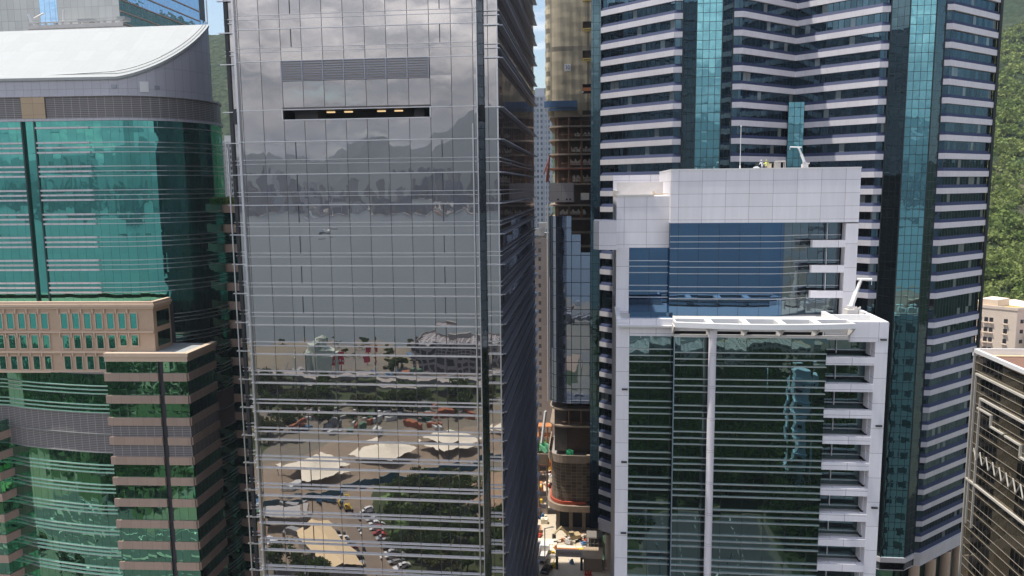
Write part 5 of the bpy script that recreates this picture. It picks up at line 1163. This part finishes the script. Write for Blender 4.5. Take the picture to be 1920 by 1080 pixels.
# waterfront works: silos, boards, grey building
t = thing('silo_plant', 'pale green silo plant mirrored beside the harbour edge', 'plant', (-147, -160, 0))
f = MB()
for x, r_, h in ((-150, 3, 9), (-144, 3.6, 14), (-139.5, 2.4, 16)): f.lathe((x, -160, 0), [(r_, 0), (r_, h), (r_*.3, h+2)], 14)
f.box(-143, -133, -163, -157, 0, 11); f.bar((-150, -160, 9), (-141, -160, 16), .8); f.build('silos', plain('pale_green_steel', (.50, .56, .47), .6, var=.2), t, False)
f = MB(); f.box(-134, -128.5, -161, -160.6, 3.5, 10.5); f.bar((-131, -161.4, 0), (-131, -161.4, 4), .3); tag(f.build('billboard', plain('billboard_red', (.62, .03, .04), .6, var=.1)), 'red billboard mirrored left of centre in the mirror-glass tower', 'billboard')
f = MB(); f.box(-120.5, -115, -168, -167.6, 2.5, 8.5); f.bar((-118, -168.4, 0), (-118, -168.4, 3), .3); tag(f.build('billboard', plain('billboard_pink', (.55, .05, .09), .6, var=.1)), 'crimson billboard mirrored right of the larger red one', 'billboard')
f = MB()
for k in range(3): f.box(-133.6+k*1.9, -132.5+k*1.9, -160.58, -160.5, 5, 6+k % 2); 
tag(f.build('billboard_emblem', WPAINT), 'white marks on the larger red billboard', 'emblem')
apartment('waterfront_building', 'grey waterfront building with dark openings mirrored at the right', -92, -50, -185, -161, 15, punched('grey_openings', (.34, .31, .31), (.03, .03, .035), 4.2, 4.2, 3.1, 2.6), 0, 3, CONC, 'building')
apartment('waterfront_building', 'low pale waterfront shed mirrored in the white tower', 20, 62, -215, -180, 9, punched('pale_shed', (.45, .45, .45), (.08, .09, .1), 5, 4, 3, 1.6), 0, 2, WPAINT2, 'building')
apartment('waterfront_building', 'long pale pier shed mirrored at the right of the white tower', 70, 120, -225, -190, 8, punched('pier_shed', (.5, .48, .44), (.08, .08, .08), 5, 4, 3, 1.6), 0, 2, CREAM2, 'building')
t = thing('stair_tower', 'tall pale blue stair tower mirrored in the white tower glass', 'tower', (60, 8, 0))
f = MB(); f.box(57.6, 62.6, 5.5, 10.5, 0, 40)
for k in range(9): f.box(57.3, 62.9, 5.3, 10.8, 4.2*k+3, 4.2*k+3.3)
f.build('shaft', plain('pale_blue_sheet', (.62, .82, .92), .5, var=.2), t)
f = MB()
for k in range(9): f.box(58.6, 60.2, 10.51, 10.8, 4.2*k+.8, 4.2*k+2.2)
f.build('openings', DARK, t)
# flyover / road edge with trucks by the shore
f = MB(); f.box(-220, 140, -128, -118, 5.2, 6.4); f.box(-220, 140, -128.2, -127.9, 6.4, 7.3); f.box(-220, 140, -118.1, -117.8, 6.4, 7.3)
for k in range(15): f.box(-215+k*25, -213+k*25, -125, -121, 0, 5.2)
tag(f.build('flyover', CONC), 'long concrete flyover mirrored across the lower facades', 'flyover')

# ================================================================ far side of the harbour
random.seed(11)
fm = [punched('far_tower_%s' % n, w, g_, 6, 3.4, 4.2, 1.9) for n, w, g_ in (('cream', (.13, .12, .12), (.02, .03, .045)), ('grey', (.05, .055, .075), (.02, .022, .04)), ('blue', (.022, .045, .09), (.01, .02, .045)), ('rose', (.11, .075, .07), (.02, .02, .03)), ('white', (.40, .40, .40), (.04, .05, .07)), ('dark', (.018, .024, .04), (.008, .012, .02)))]
fp = []
for k in range(12):
    w, d, h = random.uniform(36, 62), random.uniform(24, 40), 100; f = MB(); st = k % 4
    f.box(-w/2, w/2, -d/2, d/2, 0, 12); f.box(-w*.42, w*.42, -d*.42, d*.42, 12, h)
    if st == 0: f.box(-w*.25, w*.1, -d*.3, d*.3, h, h+7)
    elif st == 1: f.box(-w*.3, w*.3, -d*.3, d*.3, h, h+14); f.box(-w*.1, w*.1, -d*.1, d*.1, h+14, h+22)
    elif st == 2: f.box(-w*.47, -w*.43, -d*.3, d*.3, 12, h+4); f.box(w*.43, w*.47, -d*.3, d*.3, 12, h+4); f.box(-w*.2, w*.2, -4, 4, h, h+5)
    else: f.prism([(-w*.3, -d*.3), (w*.3, -d*.3), (w*.2, d*.3), (-w*.2, d*.3)], h, h+9)
    o = f.build('far_tower', fm[k % 6]); tag(o, 'distant city tower across the harbour, mirrored in the glass facades', 'far tower', 'city towers across the harbour'); fp.append(o)
first = set(); n = 0
for row, (y, hs, stp) in enumerate(((-2740, (18, 60), 60), (-2860, (40, 110), 60), (-3010, (60, 150), 62), (-3220, (80, 190), 70))):
    x = -2300
    while x < 1500 and n < 298:
        k = random.randrange(12); h = random.uniform(*hs)*(.75 if random.random() < .5 else 1)
        if row == 2 and random.random() < .06: h = 215
        if k in first: o = fp[k].copy(); COL.objects.link(o)
        else: o = fp[k]; first.add(k)
        o.location = (x+random.uniform(-12, 12), y+random.uniform(-30, 30), .6); o.rotation_euler = (0, 0, random.uniform(-.5, .5)); o.scale = (random.uniform(.7, 1.1), random.uniform(.7, 1.1), h/100); n += 1; x += stp*random.uniform(.7, 1.25)
for k in range(12):
    if k not in first: fp[k].location = (2950+60*k, -2900, .6)
# ridges
RD_ = [(-9000, 260), (-5200, 330), (-3600, 380), (-2499, 330), (-2382, 345), (-2290, 400), (-2188, 350), (-2036, 305), (-1807, 320), (-1652, 410), (-1539, 447), (-1502, 425), (-1426, 466), (-1353, 411), (-1204, 400), (-1092, 448), (-1000, 481), (-907, 553), (-797, 604), (-652, 640), (-380, 655), (-50, 600), (500, 520), (1300, 430), (2200, 470), (3600, 380), (5200, 300), (9000, 240)]
rx, rz = [a for a, b in RD_], [b for a, b in RD_]
def ridge(x, y):
    d = np.abs(y+5000); return np.interp(x, rx, rz)*np.clip(1-(d/1500)**1.1, 0, 1)+18*fbm(x, y, .35)*np.clip(1-d/1400, 0, 1)-5
xs_ = np.concatenate([np.linspace(-9000, -2600, 50), np.linspace(-2580, 300, 180), np.linspace(340, 9000, 70)])
grid_mesh('far_hills', xs_, np.linspace(-6500, -3500, 40), ridge, HMF)
def lowr(x, y): return (np.interp(x, [-9000, -1900, -1500, -1100, -900, -700, -400, 0, 9000], [60, 90, 110, 80, 150, 210, 260, 240, 120]))*np.clip(1-np.abs(y+3600)/420, 0, 1)**.8+10*fbm(x, y, .8)-4
grid_mesh('far_foothills', np.linspace(-4500, 3500, 160), np.linspace(-4000, -3200, 14), lowr, HMF)
# boats
BW = plain('boat_white', (.72, .72, .7), .5)
def boat(label, loc, L_, rz, hull):
    t = thing('ferry', label, 'boat', (0, 0, 0)); f = MB(); w = L_*.16
    f.prism([(-L_/2, -w), (L_*.3, -w), (L_/2, 0), (L_*.3, w), (-L_/2, w)], -.5, 2.2); f.build('hull', hull, t)
    f = MB(); f.box(-L_*.4, L_*.22, -w*.8, w*.8, 2.2, 5); f.box(-L_*.2, L_*.12, -w*.6, w*.6, 5, 7); f.bar((-L_*.05, 0, 7), (-L_*.05, 0, 11), .2); f.build('cabin', BW, t); t.location = loc; t.rotation_euler = (0, 0, rz)
boat('small dark ferry mirrored in mid harbour', (-620, -1500, -3), 34, .2, DARK)
boat('white ferry mirrored near the far shore', (-980, -2350, -3), 46, -.1, BW)
boat('red hulled barge mirrored near the far shore', (-560, -2480, -3), 60, .1, RUST)
